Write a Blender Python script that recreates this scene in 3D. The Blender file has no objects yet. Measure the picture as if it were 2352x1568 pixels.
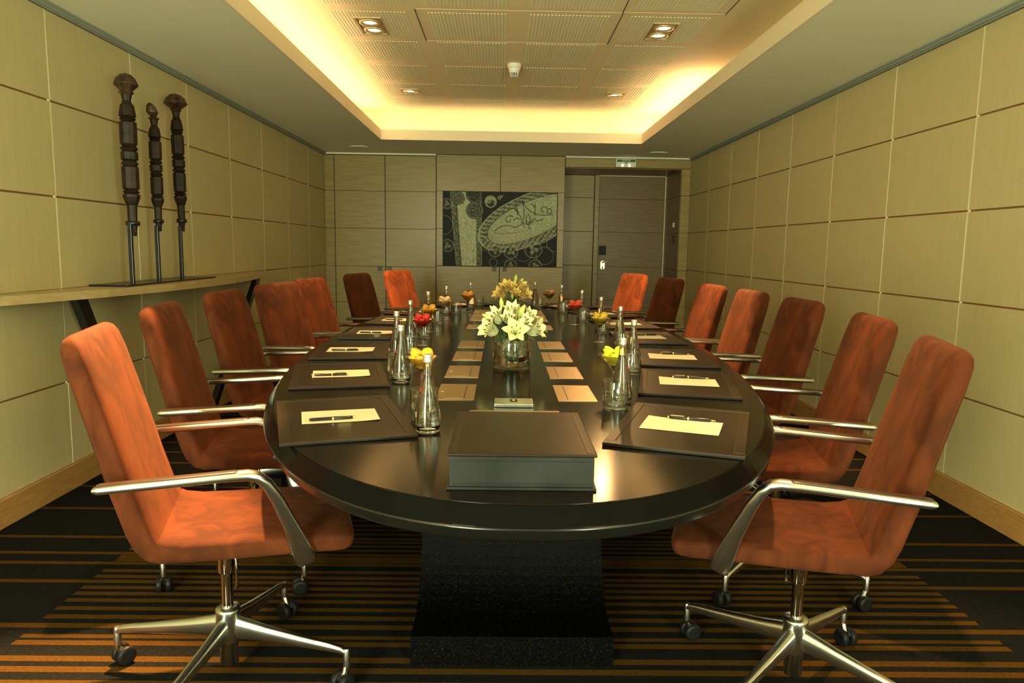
import bpy, bmesh, math, random
import numpy as np
from mathutils import Vector, Matrix
random.seed(7)
S = bpy.context.scene
C = S.collection
PI = math.pi

# ------------------------------------------------------------------ camera
CAMZ = 1.2765
PITCH, YAW, ROLL, FPX = 0.1282, 0.0148, 0.0150, 1660.5
def make_camera():
    cp, sp, cy, sy, cr, sr = math.cos(PITCH), math.sin(PITCH), math.cos(YAW), math.sin(YAW), math.cos(ROLL), math.sin(ROLL)
    r0 = Vector((cy, -sy, 0)); f0 = Vector((sy, cy, 0)); Z = Vector((0, 0, 1))
    fw = cp * f0 - sp * Z
    u0 = sp * f0 + cp * Z
    rt = cr * r0 + sr * u0
    up = -sr * r0 + cr * u0
    cd = bpy.data.cameras.new('camera'); cd.sensor_width = 36.0; cd.lens = FPX / 2352 * 36.0
    cd.clip_start = 0.05; cd.clip_end = 60
    o = bpy.data.objects.new('camera', cd); C.objects.link(o)
    m = Matrix.Identity(4)
    for i in range(3):
        m[i][0], m[i][1], m[i][2] = rt[i], up[i], -fw[i]
    m[0][3], m[1][3], m[2][3] = 0, 0, CAMZ
    o.matrix_world = m
    S.camera = o
make_camera()

# ------------------------------------------------------------------ world, big lights, exposure
W = bpy.data.worlds.new('world'); S.world = W; W.use_nodes = True
W.node_tree.nodes['Background'].inputs[0].default_value = (0.80, 0.95, 0.75, 1)
W.node_tree.nodes['Background'].inputs[1].default_value = 0.6
S.view_settings.view_transform = 'Standard'
S.view_settings.look = 'None'
S.view_settings.exposure = 0.0
S.view_settings.gamma = 1.0
S.view_settings.use_curve_mapping = False

DAY = (0.90, 1.0, 0.66)
WARM = (1.0, 0.60, 0.22)
def area(name, loc, rot, sx, sy, power, col, spread=180):
    l = bpy.data.lights.new(name, 'AREA'); l.shape = 'RECTANGLE'; l.size = sx; l.size_y = sy
    l.energy = power; l.color = col; l.spread = math.radians(spread)
    o = bpy.data.objects.new(name, l); C.objects.link(o); o.location = loc; o.rotation_euler = rot
    return o
# daylight through the two windows in the wall behind the camera
WY = -1.60
area('window_daylight', (-1.475, WY - 0.10, 1.195), (PI/2, 0, 0), 1.05, 2.32, 268, DAY)
area('window_daylight', (1.625, WY - 0.10, 1.195), (PI/2, 0, 0), 0.65, 2.32, 190, DAY)
# cove strips hidden in the trough around the raised ceiling
ZL, ZU = 2.42, 2.76
COVE = (1.0, 0.72, 0.41)
area('cove_strip_left', (-1.455, 4.15, 2.47), (PI, 0, 0), 0.06, 7.9, 34, COVE)
area('cove_strip_right', (1.635, 7.25, 2.47), (PI, 0, 0), 0.06, 2.0, 11, COVE)
area('cove_strip_back', (0.09, 8.18, 2.47), (PI, 0, 0), 2.8, 0.06, 4.2, COVE)
def spot(name, loc, aim, power, col, deg, blend, r=0.025):
    l = bpy.data.lights.new(name, 'SPOT'); l.energy = power; l.color = col
    l.spot_size = math.radians(deg); l.spot_blend = blend; l.shadow_soft_size = r
    o = bpy.data.objects.new(name, l); C.objects.link(o); o.location = loc
    d = Vector(aim) - Vector(loc)
    o.rotation_euler = d.to_track_quat('-Z', 'Y').to_euler()
    return o
DLX = (-0.905, 1.062)
DLY = (1.05, 3.10, 5.145, 7.19)
SPOTCOL = (1.0, 0.55, 0.20)
AIMS = {(0,1): [((-1.30, 1.60, 0.3), 2300, 34), ((-0.95, 3.0, 0), 110, 60)],
        (1,1): [((1.30, 1.85, 0.3), 330, 40), ((0.95, 2.8, 0), 80, 70)],
        (0,0): [((-0.4, 1.9, 0.7), 60, 60), ((-0.9, 1.0, 0), 30, 60)],
        (1,0): [((0.5, 1.9, 0.7), 60, 60), ((1.0, 1.0, 0), 30, 60)],
        (0,2): [((-0.98, 7.08, 0.85), 2300, 16), ((-1.05, 4.75, 0.75), 420, 44)],
        (1,2): [((1.34, 4.62, 0.75), 1000, 36), ((1.25, 7.05, 0.85), 2300, 16)],
        (0,3): [((-0.1, 7.0, 0.8), 60, 60), ((-0.5, 6.2, 0.74), 60, 60)],
        (1,3): [((0.5, 7.0, 0.8), 60, 60), ((0.4, 5.4, 0.74), 70, 70)]}
for (i, j), sp_ in AIMS.items():
    for k, (aim, pw, dg) in enumerate(sp_):
        spot('downlight_beam', (DLX[i], DLY[j] + (-0.085 if k == 0 else 0.085), ZU - 0.035), aim, pw, SPOTCOL, dg, 0.55)

# ------------------------------------------------------------------ materials
def hexl(r, g, b):
    f = lambda c: (c/255/12.92) if c/255 <= 0.04045 else ((c/255 + 0.055)/1.055)**2.4
    return (f(r), f(g), f(b), 1)
def mat(name, col, rough=0.5, metal=0.0, **kw):
    m = bpy.data.materials.new(name); m.use_nodes = True
    b = m.node_tree.nodes['Principled BSDF']
    b.inputs['Base Color'].default_value = col if len(col) == 4 else (*col, 1)
    b.inputs['Roughness'].default_value = rough; b.inputs['Metallic'].default_value = metal
    for k, v in kw.items():
        b.inputs[k].default_value = v
    return m
def noisy(m, c1, c2, scale=(4, 4, 4), nscale=5.0, detail=5, lo=0.35, hi=0.65, bump=0.0, bscale=None, dist=0.0, coords='Object', rough=None):
    nt = m.node_tree; N = nt.nodes; L = nt.links; b = N['Principled BSDF']
    tc = N.new('ShaderNodeTexCoord'); mp = N.new('ShaderNodeMapping'); mp.inputs['Scale'].default_value = scale
    L.new(tc.outputs[coords], mp.inputs['Vector'])
    n = N.new('ShaderNodeTexNoise'); n.inputs['Scale'].default_value = nscale; n.inputs['Detail'].default_value = detail
    n.inputs['Distortion'].default_value = dist
    L.new(mp.outputs[0], n.inputs['Vector'])
    r = N.new('ShaderNodeValToRGB'); r.color_ramp.elements[0].position = lo; r.color_ramp.elements[1].position = hi
    r.color_ramp.elements[0].color = c1 if len(c1) == 4 else (*c1, 1); r.color_ramp.elements[1].color = c2 if len(c2) == 4 else (*c2, 1)
    L.new(n.outputs['Fac'], r.inputs[0]); L.new(r.outputs[0], b.inputs['Base Color'])
    if rough:
        mr = N.new('ShaderNodeMapRange'); mr.inputs['To Min'].default_value = rough[0]; mr.inputs['To Max'].default_value = rough[1]
        L.new(n.outputs['Fac'], mr.inputs['Value']); L.new(mr.outputs[0], b.inputs['Roughness'])
    if bump:
        bp = N.new('ShaderNodeBump'); bp.inputs['Strength'].default_value = bump; bp.inputs['Distance'].default_value = 0.01
        src = n
        if bscale:
            src = N.new('ShaderNodeTexNoise'); src.inputs['Scale'].default_value = bscale; src.inputs['Detail'].default_value = 3
            L.new(tc.outputs[coords], src.inputs['Vector'])
        L.new(src.outputs['Fac'], bp.inputs['Height']); L.new(bp.outputs[0], b.inputs['Normal'])
    return m
M = {}
M['panel'] = noisy(mat('panel_veneer', (.5, .42, .23), 0.55), (.535, .45, .235), (.585, .49, .262), (1, 9, .7), 6, 4, .3, .7, bump=.02)
M['joint_brown'] = mat('joint_wood', (.30, .13, .035), 0.5)
M['joint_pale'] = mat('joint_strip', (.82, .74, .46), 0.35)
M['oak'] = noisy(mat('oak', (.4, .22, .07), 0.42), (.36, .185, .055), (.50, .275, .09), (3, 3, 30), 4, 6, .3, .7, bump=.03)
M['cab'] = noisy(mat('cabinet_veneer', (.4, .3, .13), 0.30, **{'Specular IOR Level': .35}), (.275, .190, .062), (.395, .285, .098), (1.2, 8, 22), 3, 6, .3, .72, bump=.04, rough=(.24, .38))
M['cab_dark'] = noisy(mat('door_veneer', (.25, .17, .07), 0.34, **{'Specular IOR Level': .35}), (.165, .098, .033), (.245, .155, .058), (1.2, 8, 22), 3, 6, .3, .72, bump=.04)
M['gap'] = mat('shadow_gap', (.03, .022, .012), 0.7)
M['paint'] = noisy(mat('ceiling_paint', (.74, .72, .58), 0.75), (.83, .80, .62), (.86, .83, .65), (1, 1, 1), 1.5, 3)
M['paint_warm'] = mat('cove_paint', (.86, .76, .56), 0.7)
M['upceil'] = mat('perforated_board', (.93, .76, .48), 0.75)
M['slot'] = mat('slot_felt', (.93, .89, .64), 0.8)
M['grey_trim'] = mat('grey_profile', (.33, .35, .29), 0.45)
M['carpet'] = noisy(mat('carpet_dark', (.012, .013, .014), 0.95, **{'Specular IOR Level': 0.0}), (.0080, .0085, .0085), (.0140, .0140, .0135), (1, 1, 1), 90, 4, .3, .7, bump=.5, bscale=420)
M['stripe'] = noisy(mat('carpet_amber', (.2, .09, .018), 0.95, **{'Specular IOR Level': 0.0}), (.056, .027, .0052), (.088, .043, .0090), (1, 1, 1), 110, 4, .3, .7, bump=.5, bscale=420)
M['suede'] = noisy(mat('rust_suede', (.4, .11, .03), 0.85, **{'Specular IOR Level': .15, 'Sheen Weight': .06, 'Sheen Roughness': .4, 'Sheen Tint': (1, .45, .2, 1)}),
                   (.050, .0112, .0030), (.098, .0222, .0056), (1.5, 1.5, .7), 7, 9, .36, .66, bump=.05, bscale=300, dist=1.5)
M['seam'] = mat('suede_seam', (.08, .024, .008), 0.9, **{'Specular IOR Level': .1})
M['alu'] = mat('brushed_aluminium', (.70, .70, .66), 0.25, 1.0)
M['chrome'] = mat('chrome', (.80, .80, .74), 0.10, 1.0)
M['pad'] = mat('arm_pad', (.035, .018, .010), 0.32)
M['rubber'] = mat('black_rubber', (.008, .008, .008), 0.45, **{'Specular IOR Level': .2})
M['table'] = noisy(mat('table_lacquer', (.016, .012, .009), 0.2, **{'Specular IOR Level': .17}),
                   (.0045, .0035, .0025), (.009, .0065, .004), (60, 6, 6), 6, 5, .35, .7, bump=.012, bscale=600, rough=(.10, .18))
M['table_rim'] = mat('table_rim', (.006, .006, .005), 0.22, **{'Specular IOR Level': .5})
M['table_edge'] = mat('table_edge', (.0035, .0035, .003), 0.15, **{'Specular IOR Level': .04})
def chevron():
    m = mat('black_oak', (.006, .006, .006), 0.5, **{'Specular IOR Level': .05})
    nt = m.node_tree; N = nt.nodes; L = nt.links; b = N['Principled BSDF']
    tc = N.new('ShaderNodeTexCoord'); sx = N.new('ShaderNodeSeparateXYZ'); L.new(tc.outputs['Object'], sx.inputs[0])
    ab = N.new('ShaderNodeMath'); ab.operation = 'ABSOLUTE'; L.new(sx.outputs[0], ab.inputs[0])
    cb = N.new('ShaderNodeCombineXYZ'); L.new(ab.outputs[0], cb.inputs[0])
    ad = N.new('ShaderNodeMath'); ad.operation = 'ADD'; L.new(sx.outputs[1], ad.inputs[0]); L.new(sx.outputs[2], ad.inputs[1]); L.new(ad.outputs[0], cb.inputs[1])
    mp = N.new('ShaderNodeMapping'); mp.inputs['Scale'].default_value = (75, 430, 1)
    m0 = N.new('ShaderNodeMapping'); m0.inputs['Rotation'].default_value = (0, 0, math.radians(40))
    L.new(cb.outputs[0], m0.inputs[0]); L.new(m0.outputs[0], mp.inputs[0])
    n = N.new('ShaderNodeTexNoise'); n.inputs['Scale'].default_value = 1.0; n.inputs['Detail'].default_value = 2
    L.new(mp.outputs[0], n.inputs['Vector'])
    r = N.new('ShaderNodeValToRGB'); r.color_ramp.elements[0].position = .60; r.color_ramp.elements[1].position = .72
    r.color_ramp.elements[0].color = (.0006, .0006, .0006, 1); r.color_ramp.elements[1].color = (.020, .021, .020, 1)
    L.new(n.outputs['Fac'], r.inputs[0]); L.new(r.outputs[0], b.inputs['Base Color'])
    bp = N.new('ShaderNodeBump'); bp.inputs['Strength'].default_value = .35; bp.inputs['Distance'].default_value = .004
    L.new(n.outputs['Fac'], bp.inputs['Height']); L.new(bp.outputs[0], b.inputs['Normal'])
    return m
M['black_oak'] = chevron()
M['leather'] = noisy(mat('brown_leather', (.05, .03, .016), 0.36, **{'Specular IOR Level': .22}), (.011, .0070, .0036), (.017, .0105, .0055), (1, 1, 1), 7, 4, .3, .7, bump=.05, bscale=500)
M['leather_edge'] = mat('leather_rim', (.0185, .0110, .0055), 0.36, **{'Specular IOR Level': .25})
M['leather_black'] = noisy(mat('black_leather', (.03, .032, .03), 0.33, **{'Specular IOR Level': .12}), (.016, .018, .017), (.028, .030, .028), (1, 1, 1), 9, 4, .3, .7, bump=.06, bscale=350)
M['paper'] = mat('paper', (.83, .76, .56), 0.6)
M['pen'] = mat('pen_black', (.008, .008, .012), 0.2)
M['gold'] = mat('pen_gold', (.9, .66, .26), 0.2, 1.0)
M['plate'] = mat('champagne_metal', (.55, .40, .24), 0.36, 1.0)
M['dark_slot'] = mat('dark_slot', (.02, .015, .010), 0.5)
def glass(name, col=(.98, 1, .98, 1), ior=1.45, rough=0.0):
    return mat(name, col, rough, 0, **{'Transmission Weight': 1.0, 'IOR': ior})
M['glass'] = glass('clear_glass')
def thin_glass(name, tint):
    m = bpy.data.materials.new(name); m.use_nodes = True; nt = m.node_tree; N = nt.nodes; nt.nodes.remove(N['Principled BSDF'])
    lw = N.new('ShaderNodeLayerWeight'); lw.inputs[0].default_value = 0.5
    pw = N.new('ShaderNodeMath'); pw.operation = 'POWER'; pw.inputs[1].default_value = 2.2; nt.links.new(lw.outputs['Facing'], pw.inputs[0])
    f = N.new('ShaderNodeMath'); f.operation = 'MULTIPLY_ADD'; f.inputs[1].default_value = .90; f.inputs[2].default_value = .06; nt.links.new(pw.outputs[0], f.inputs[0])
    t = N.new('ShaderNodeBsdfTransparent'); t.inputs[0].default_value = tint
    g = N.new('ShaderNodeBsdfGlossy'); g.inputs['Roughness'].default_value = 0.02
    x = N.new('ShaderNodeMixShader'); nt.links.new(f.outputs[0], x.inputs[0]); nt.links.new(t.outputs[0], x.inputs[1]); nt.links.new(g.outputs[0], x.inputs[2])
    nt.links.new(x.outputs[0], N['Material Output'].inputs[0]); return m
M['thin_glass'] = thin_glass('thin_glass', (.955, .965, .94, 1))
M['water'] = glass('water', (1, 1, 1, 1), 1.33)
M['cap'] = mat('bottle_cap', (.74, .74, .66), 0.34, 0.85)
M['red_label'] = mat('red_label', (.5, .02, .02), 0.4)
M['statue'] = noisy(mat('ebony', (.02, .012, .007), 0.45, **{'Specular IOR Level': .18}), (.012, .008, .005), (.035, .018, .010), (1, 1, 6), 8, 4, .3, .7, bump=.08)
M['statue_head'] = noisy(mat('ebony_worn', (.05, .025, .012), 0.36), (.018, .010, .006), (.10, .045, .018), (6, 6, 1.5), 6, 4, .35, .7, bump=.08)
M['black_steel'] = mat('black_steel', (.008, .008, .008), 0.28)
M['white_plastic'] = mat('white_plastic', (.78, .77, .66), 0.4)
M['sign_green'] = mat('sign_green', (.004, .10, .045), 0.4)
M['steel'] = mat('satin_steel', (.62, .62, .55), 0.3, 1.0)
M['pewter'] = mat('pewter', (.11, .10, .085), 0.5, .2)
M['bronze'] = mat('bronze_bezel', (.60, .45, .25), 0.42, .55)
def emit(name, col, s):
    m = bpy.data.materials.new(name); m.use_nodes = True; nt = m.node_tree; nt.nodes.remove(nt.nodes['Principled BSDF'])
    e = nt.nodes.new('ShaderNodeEmission'); e.inputs[0].default_value = (*col, 1); e.inputs[1].default_value = s
    nt.links.new(e.outputs[0], nt.nodes['Material Output'].inputs[0]); return m
M['lamp'] = emit('lamp_glow', (1, .80, .42), 9)
M['lamp_ring'] = mat('lamp_reflector', (.95, .78, .45), 0.25, .7)
M['sign_lamp'] = emit('sign_lamp', (1, .62, .30), 3.2)
M['led'] = emit('red_led', (1, .25, .12), 2)
M['petal'] = noisy(mat('lily_petal', (.80, .82, .45), 0.5, **{'Subsurface Weight': .25, 'Subsurface Radius': (.01, .01, .006)}), (.66, .68, .34), (.74, .73, .46), (1, 1, 1), 12, 3, .3, .7)
M['petal_warm'] = noisy(mat('lily_petal_warm', (.85, .68, .28), 0.5, **{'Subsurface Weight': .25, 'Subsurface Radius': (.01, .008, .004)}), (.80, .50, .10), (.84, .62, .20), (1, 1, 1), 12, 3, .3, .7)
M['bud'] = noisy(mat('lily_bud', (.48, .60, .12), 0.5), (.36, .52, .07), (.70, .74, .26), (2, 2, 1), 14, 3, .35, .7)
M['stem'] = mat('green_stem', (.05, .12, .025), 0.5)
M['leaf'] = mat('dark_leaf', (.02, .07, .015), 0.45)
M['anther'] = mat('anther', (.035, .010, .008), 0.7)
M['filament'] = mat('filament', (.62, .68, .25), 0.5)
M['gel'] = mat('vase_gel', (.80, .78, .64), 0.18, 0, **{'Transmission Weight': .80, 'IOR': 1.22})
M['pebble'] = mat('amber_pebble', (.35, .18, .06), 0.35)
def mac(name, a, b):
    M[name] = mat(name, a, 0.45); M[name + '_fill'] = mat(name + '_fill', b, 0.55)
mac('mac_yellow', (.90, .48, .03), (.80, .36, .03))
mac('mac_red', (.55, .012, .012), (.45, .03, .02))
mac('mac_orange', (.85, .40, .035), (.75, .30, .03))
mac('mac_beige', (.82, .58, .30), (.16, .06, .02))
mac('mac_amber', (.80, .34, .035), (.62, .22, .02))
mac('mac_lime', (.78, .72, .03), (.55, .58, .04))
mac('mac_olive', (.68, .46, .03), (.48, .36, .03))
mac('mac_coral', (.78, .06, .035), (.60, .04, .03))
mac('mac_brown', (.46, .22, .08), (.07, .022, .010))

# ------------------------------------------------------------------ mesh helpers
class MB:
    def __init__(s): s.v = []; s.f = []; s.sm = []; s.mi = []
    def add(s, vs, fs, smooth=False, mi=0):
        o = len(s.v); s.v += [tuple(v) for v in vs]; s.f += [tuple(i + o for i in f) for f in fs]
        s.sm += [smooth] * len(fs); s.mi += [mi] * len(fs); return s
    def box(s, x0, x1, y0, y1, z0, z1, mi=0):
        v = [(x, y, z) for z in (z0, z1) for y in (y0, y1) for x in (x0, x1)]
        return s.add(v, [(0, 2, 3, 1), (4, 5, 7, 6), (0, 1, 5, 4), (2, 6, 7, 3), (0, 4, 6, 2), (1, 3, 7, 5)], False, mi)
    def bbox(s, x0, x1, y0, y1, z0, z1, b):
        """box with chamfered edges"""
        cx, cy, cz = (x0+x1)/2, (y0+y1)/2, (z0+z1)/2; hx, hy, hz = (x1-x0)/2, (y1-y0)/2, (z1-z0)/2
        bm = bmesh.new(); bmesh.ops.create_cube(bm, size=2)
        for v in bm.verts: v.co = (cx + v.co.x*hx, cy + v.co.y*hy, cz + v.co.z*hz)
        bmesh.ops.bevel(bm, geom=bm.edges[:], offset=b, segments=2, profile=.6, affect='EDGES')
        bm.verts.index_update()
        s.add([v.co[:] for v in bm.verts], [[v.index for v in f.verts] for f in bm.faces]); bm.free(); return s
    def rings(s, R, closed=True, cap0=True, cap1=True, smooth=True):
        n = len(R[0]); vs = [p for r in R for p in r]; fs = []
        for i in range(len(R) - 1):
            for j in range(n if closed else n - 1):
                k = (j + 1) % n
                fs.append((i*n + j, i*n + k, (i+1)*n + k, (i+1)*n + j))
        s.add(vs, fs, smooth)
        if cap0: s.add(R[0], [tuple(range(n))[::-1]], False)
        if cap1: s.add(R[-1], [tuple(range(n))], False)
        return s
    def lathe(s, prof, n=24, c=(0, 0, 0), smooth=True, cap0=True, cap1=True):
        R = [[(c[0] + r*math.cos(2*PI*k/n), c[1] + r*math.sin(2*PI*k/n), c[2] + z) for k in range(n)] for r, z in prof]
        return s.rings(R, True, cap0, cap1, smooth)
    def tube(s, pts, rads, n=10, smooth=True, flat=(1, 1), up=(0, 0, 1)):
        P = [Vector(p) for p in pts]; R = []
        if not hasattr(rads, '__len__'): rads = [rads]*len(P)
        for i, p in enumerate(P):
            t = (P[min(i+1, len(P)-1)] - P[max(i-1, 0)]).normalized()
            u = Vector(up)
            if abs(t.dot(u)) > .98: u = Vector((1, 0, 0)) if abs(t.x) < .9 else Vector((0, 1, 0))
            a = t.cross(u).normalized(); b = a.cross(t).normalized()
            r = rads[i]; rx, ry = (r if hasattr(r, '__len__') else (r*flat[0], r*flat[1]))
            R.append([tuple(p + a*rx*math.cos(2*PI*k/n) + b*ry*math.sin(2*PI*k/n)) for k in range(n)])
        return s.rings(R, True, True, True, smooth)
    def mesh(s, name, mats):
        me = bpy.data.meshes.new(name); me.from_pydata(s.v, [], s.f)
        me.polygons.foreach_set('use_smooth', s.sm); me.polygons.foreach_set('material_index', s.mi)
        for m in (mats if isinstance(mats, (list, tuple)) else [mats]): me.materials.append(m)
        bm = bmesh.new(); bm.from_mesh(me); bmesh.ops.recalc_face_normals(bm, faces=bm.faces[:]); bm.to_mesh(me); bm.free()
        me.update(); return me
    def build(s, name, mats, parent=None, loc=None, rot=None):
        return link(name, s.mesh(name, mats), parent, loc, rot)
def link(name, me, parent=None, loc=None, rot=None):
    o = bpy.data.objects.new(name, me); C.objects.link(o)
    if parent is not None: o.parent = parent
    if loc is not None: o.location = loc
    if rot is not None: o.rotation_euler = rot
    return o
def tag(o, label=None, cat=None, group=None, kind=None):
    if label: o['label'] = label
    if cat: o['category'] = cat
    if group: o['group'] = group
    if kind: o['kind'] = kind
    return o
def thing(name, label, cat, loc=(0, 0, 0), rz=0.0, group=None):
    o = bpy.data.objects.new(name, None); C.objects.link(o); o.location = loc; o.rotation_euler = (0, 0, rz)
    return tag(o, label, cat, group)
def dup(o, parent=None):
    c = o.copy(); C.objects.link(c); c.parent = parent
    for ch in list(o.children): dup(ch, c)
    return c
def struct(o): o['kind'] = 'structure'; return o
def rrect(hx, hz, e=4.0, n=20):
    out = []
    for k in range(n):
        a = 2*PI*(k + .5)/n; c, s_ = math.cos(a), math.sin(a)
        out.append((hx*math.copysign(abs(c)**(2/e), c), hz*math.copysign(abs(s_)**(2/e), s_)))
    return out

# ------------------------------------------------------------------ room shell
XL, XR, YB = -2.225, 2.340, 9.188
ROWS = [0.132, 0.562, 1.037, 1.497, 1.959, 2.392]
LJ = [-1.06, -.27, .52, 1.31, 2.10, 2.893, 3.686, 4.490, 5.266, 6.052, 6.844, 7.630, 8.437]
RJ = [-1.04, -.26, .53, 1.31, 2.095, 2.88, 3.663, 4.452, 5.227, 6.013, 6.788, 7.578, 8.358]

# carpet: flat print cut into strips
def carpet():
    full = [(2.05, .030), (2.107, .030), (2.303, .030), (2.626, .026), (2.785, .026), (2.880, .024), (3.046, .026), (3.39, .026), (3.715, .026), (4.14, .026), (4.36, .026), (4.58, .026),
            (5.0, .026), (5.36, .026), (5.7, .026), (6.1, .026), (6.45, .026), (6.9, .026), (7.3, .026), (7.8, .026), (8.2, .026), (8.7, .026),
            (1.83, .03), (1.50, .03), (1.17, .03), (.9, .03), (.5, .03), (.1, .03), (-.4, .03)]
    inner = [(2.197, .028), (2.237, .022), (2.362, .028), (2.42, .026), (2.479, .026), (2.53, .026), (2.577, .026), (2.668, .026), (2.718, .026), (2.832, .060), (2.925, .022),
             (2.97, .022), (3.01, .022), (3.10, .022), (3.15, .022), (3.2, .022), (3.26, .022), (3.32, .022),
             (1.98, .03), (1.93, .03), (1.88, .03), (1.75, .03), (1.68, .03), (1.60, .03), (1.42, .03), (1.3, .03)]
    ys = {-1.7, 10.3}
    for y, w in full + inner: ys |= {round(y - w/2, 4), round(y + w/2, 4)}
    ys = sorted(ys); xs = [-2.4, -1.553, 1.677, 2.5]
    b = MB()
    for i in range(len(ys) - 1):
        m = (ys[i] + ys[i+1]) / 2
        isf = any(abs(m - y) < w/2 for y, w in full); isi = any(abs(m - y) < w/2 for y, w in inner)
        for j in range(3):
            on = isf or (isi and j == 1)
            b.add([(xs[j], ys[i], 0), (xs[j+1], ys[i], 0), (xs[j+1], ys[i+1], 0), (xs[j], ys[i+1], 0)], [(0, 1, 2, 3)], False, 1 if on else 0)
    b.box(-2.4, 2.5, -1.7, 10.3, -.06, -.002)
    o = b.build('floor', [M['carpet'], M['stripe']])
    struct(o)
carpet()

def side_wall(name, x, sgn, joints, y0, y1):
    """sgn +1: the room lies towards +x"""
    xb = x - sgn*.010
    o = MB().box(min(xb, xb - sgn*.12), max(xb, xb - sgn*.12), y0, y1, 0, 2.80).build(name, M['joint_brown'])
    struct(o)
    ys = [y0] + joints + [y1]
    for r in range(5):
        za, zb = ROWS[r] + (.004 if r else 0), ROWS[r+1] - .005
        cache = {}
        for k in range(len(ys) - 1):
            ya, yb = ys[k] + .0056, ys[k+1] - .0056
            j = random.uniform(-.0006, .0006)
            MB().bbox(min(xb, x + j), max(xb, x + j), ya, yb, za, zb, .0018).build('panel', M['panel'], o)
    for y in joints:
        MB().box(min(xb, x - sgn*.0015), max(xb, x - sgn*.0015), y - .0052, y + .0052, ROWS[0], ROWS[-1] - .004).build('joint_strip', M['joint_pale'], o)
    return o
side_wall('wall_left', XL, 1, LJ, WY, YB + 1.1)
side_wall('wall_right', XR, -1, RJ, WY, YB + 1.1)
for nm, x, s_ in (('baseboard_left', XL, 1), ('baseboard_right', XR, -1)):
    xa, xb = sorted((x - s_*.009, x + s_*.014))
    struct(MB().bbox(xa, xb, WY, YB - .001, .001, .130, .003).build(nm, M['oak']))
for nm, x, s_ in (('trim_1', XL, 1), ('trim_2', XR, -1)):
    b = MB()
    for d, za, zb, in ((.004, 2.392, 2.399), (.022, 2.399, 2.4195), (.034, 2.411, 2.4195)):
        xa, xb = sorted((x - s_*.008, x + s_*d)); b.box(xa, xb, WY, YB - .001, za, zb)
    struct(b.build(nm, M['grey_trim']))
# wall behind the camera with two windows
b = MB(); WX = [(-2.0, -.95), (1.30, 1.95)]
b.box(XL - .1, WX[0][0], WY - .12, WY, 0, 2.8); b.box(WX[0][1], WX[1][0], WY - .12, WY, 0, 2.8); b.box(WX[1][1], XR + .1, WY - .12, WY, 0, 2.8)
for a in WX: b.box(a[0], a[1], WY - .12, WY, 0, .03); b.box(a[0], a[1], WY - .12, WY, 2.36, 2.8)
struct(b.build('wall_front', M['panel']))
for n_, a in enumerate(WX):
    f = MB()
    f.box(a[0], a[0] + .05, WY - .07, WY - .01, .03, 2.36); f.box(a[1] - .05, a[1], WY - .07, WY - .01, .03, 2.36)
    f.box(a[0] + .05, a[1] - .05, WY - .07, WY - .01, .03, .08); f.box(a[0] + .05, a[1] - .05, WY - .07, WY - .01, 2.31, 2.36)
    struct(f.build('window_%d' % (n_ + 1), M['oak']))

# ceiling: low border with a raised coffer and cove lip
CX0, CX1, CY0, CY1 = -1.33, 1.495, .30, 8.035
RX0, RX1, RY0, RY1 = -1.60, 1.765, .03, 8.32
def ceiling():
    b = MB()
    x0, x1, y0, y1 = XL - .1, XR + .1, WY - .1, YB + 1.1
    b.box(x0, CX0, y0, y1, ZL, ZL + .03); b.box(CX1, x1, y0, y1, ZL, ZL + .03)
    b.box(CX0, CX1, y0, CY0, ZL, ZL + .03); b.box(CX0, CX1, CY1, y1, ZL, ZL + .03)
    o = struct(b.build('ceiling', M['paint']))
    l = MB(); t = .022; zt = 2.525
    e = .002
    l.box(CX0 - t, CX0 + e, CY0 - t, CY1 + t, ZL - .0008, zt); l.box(CX1 - e, CX1 + t, CY0 - t, CY1 + t, ZL - .0008, zt)
    l.box(CX0 + e, CX1 - e, CY0 - t, CY0 + e, ZL - .0008, zt); l.box(CX0 + e, CX1 - e, CY1 - e, CY1 + t, ZL - .0008, zt)
    l.build('cove_lip', M['paint_warm'], o)
    r = MB()
    r.box(RX0 - .03, RX0, RY0, RY1, ZL + .03, ZU); r.box(RX1, RX1 + .03, RY0, RY1, ZL + .03, ZU)
    r.box(RX0, RX1, RY0 - .03, RY0, ZL + .03, ZU); r.box(RX0, RX1, RY1, RY1 + .03, ZL + .03, ZU)
    r.build('cove_riser', M['paint_warm'], o)
    MB().box(RX0 - .03, RX1 + .03, RY0 - .03, RY1 + .03, ZU, ZU + .05).build('raised_board', M['upceil'], o)
    # acoustic blocks of slots
    cols = [(-1.13, -.637), (-.504, .010), (.150, .672), (.800, 1.322)]
    y = 7.58
    rows = [(7.58, 8.09), (6.90, 7.45), (6.22, 6.75), (5.52, 6.06), (4.85, 5.41), (4.17, 4.71), (3.48, 4.03), (2.80, 3.34), (2.11, 2.66), (1.43, 1.97), (.74, 1.29)]
    for ya, yb in rows:
        for xa, xb in cols:
            s_ = MB(); n = 23; p = (xb - xa)/n
            for k in range(n): s_.box(xa + k*p + p*.25, xa + k*p + p*.75, ya, yb, ZU - .0025, ZU + .001)
            g = s_.build('acoustic_grille', M['slot'], o); g['kind'] = 'stuff'
    # access hatches: slim shadow gaps framing a board that sits a little proud
    for xa, xb, ya, yb in ((-.575, .745, 4.78, 5.49), (.735, 1.39, 4.09, 4.775)):
        h = MB()
        h.box(xa, xa + .004, ya, yb, ZU - .003, ZU); h.box(xb - .004, xb, ya, yb, ZU - .003, ZU)
        h.build('hatch_gap', M['gap'], o)
        h = MB(); h.box(xa, xb, ya, ya + .004, ZU - .0012, ZU); h.box(xa, xb, yb - .004, yb, ZU - .0012, ZU)
        h.build('hatch_edge', M['upceil'], o)
ceiling()

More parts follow.
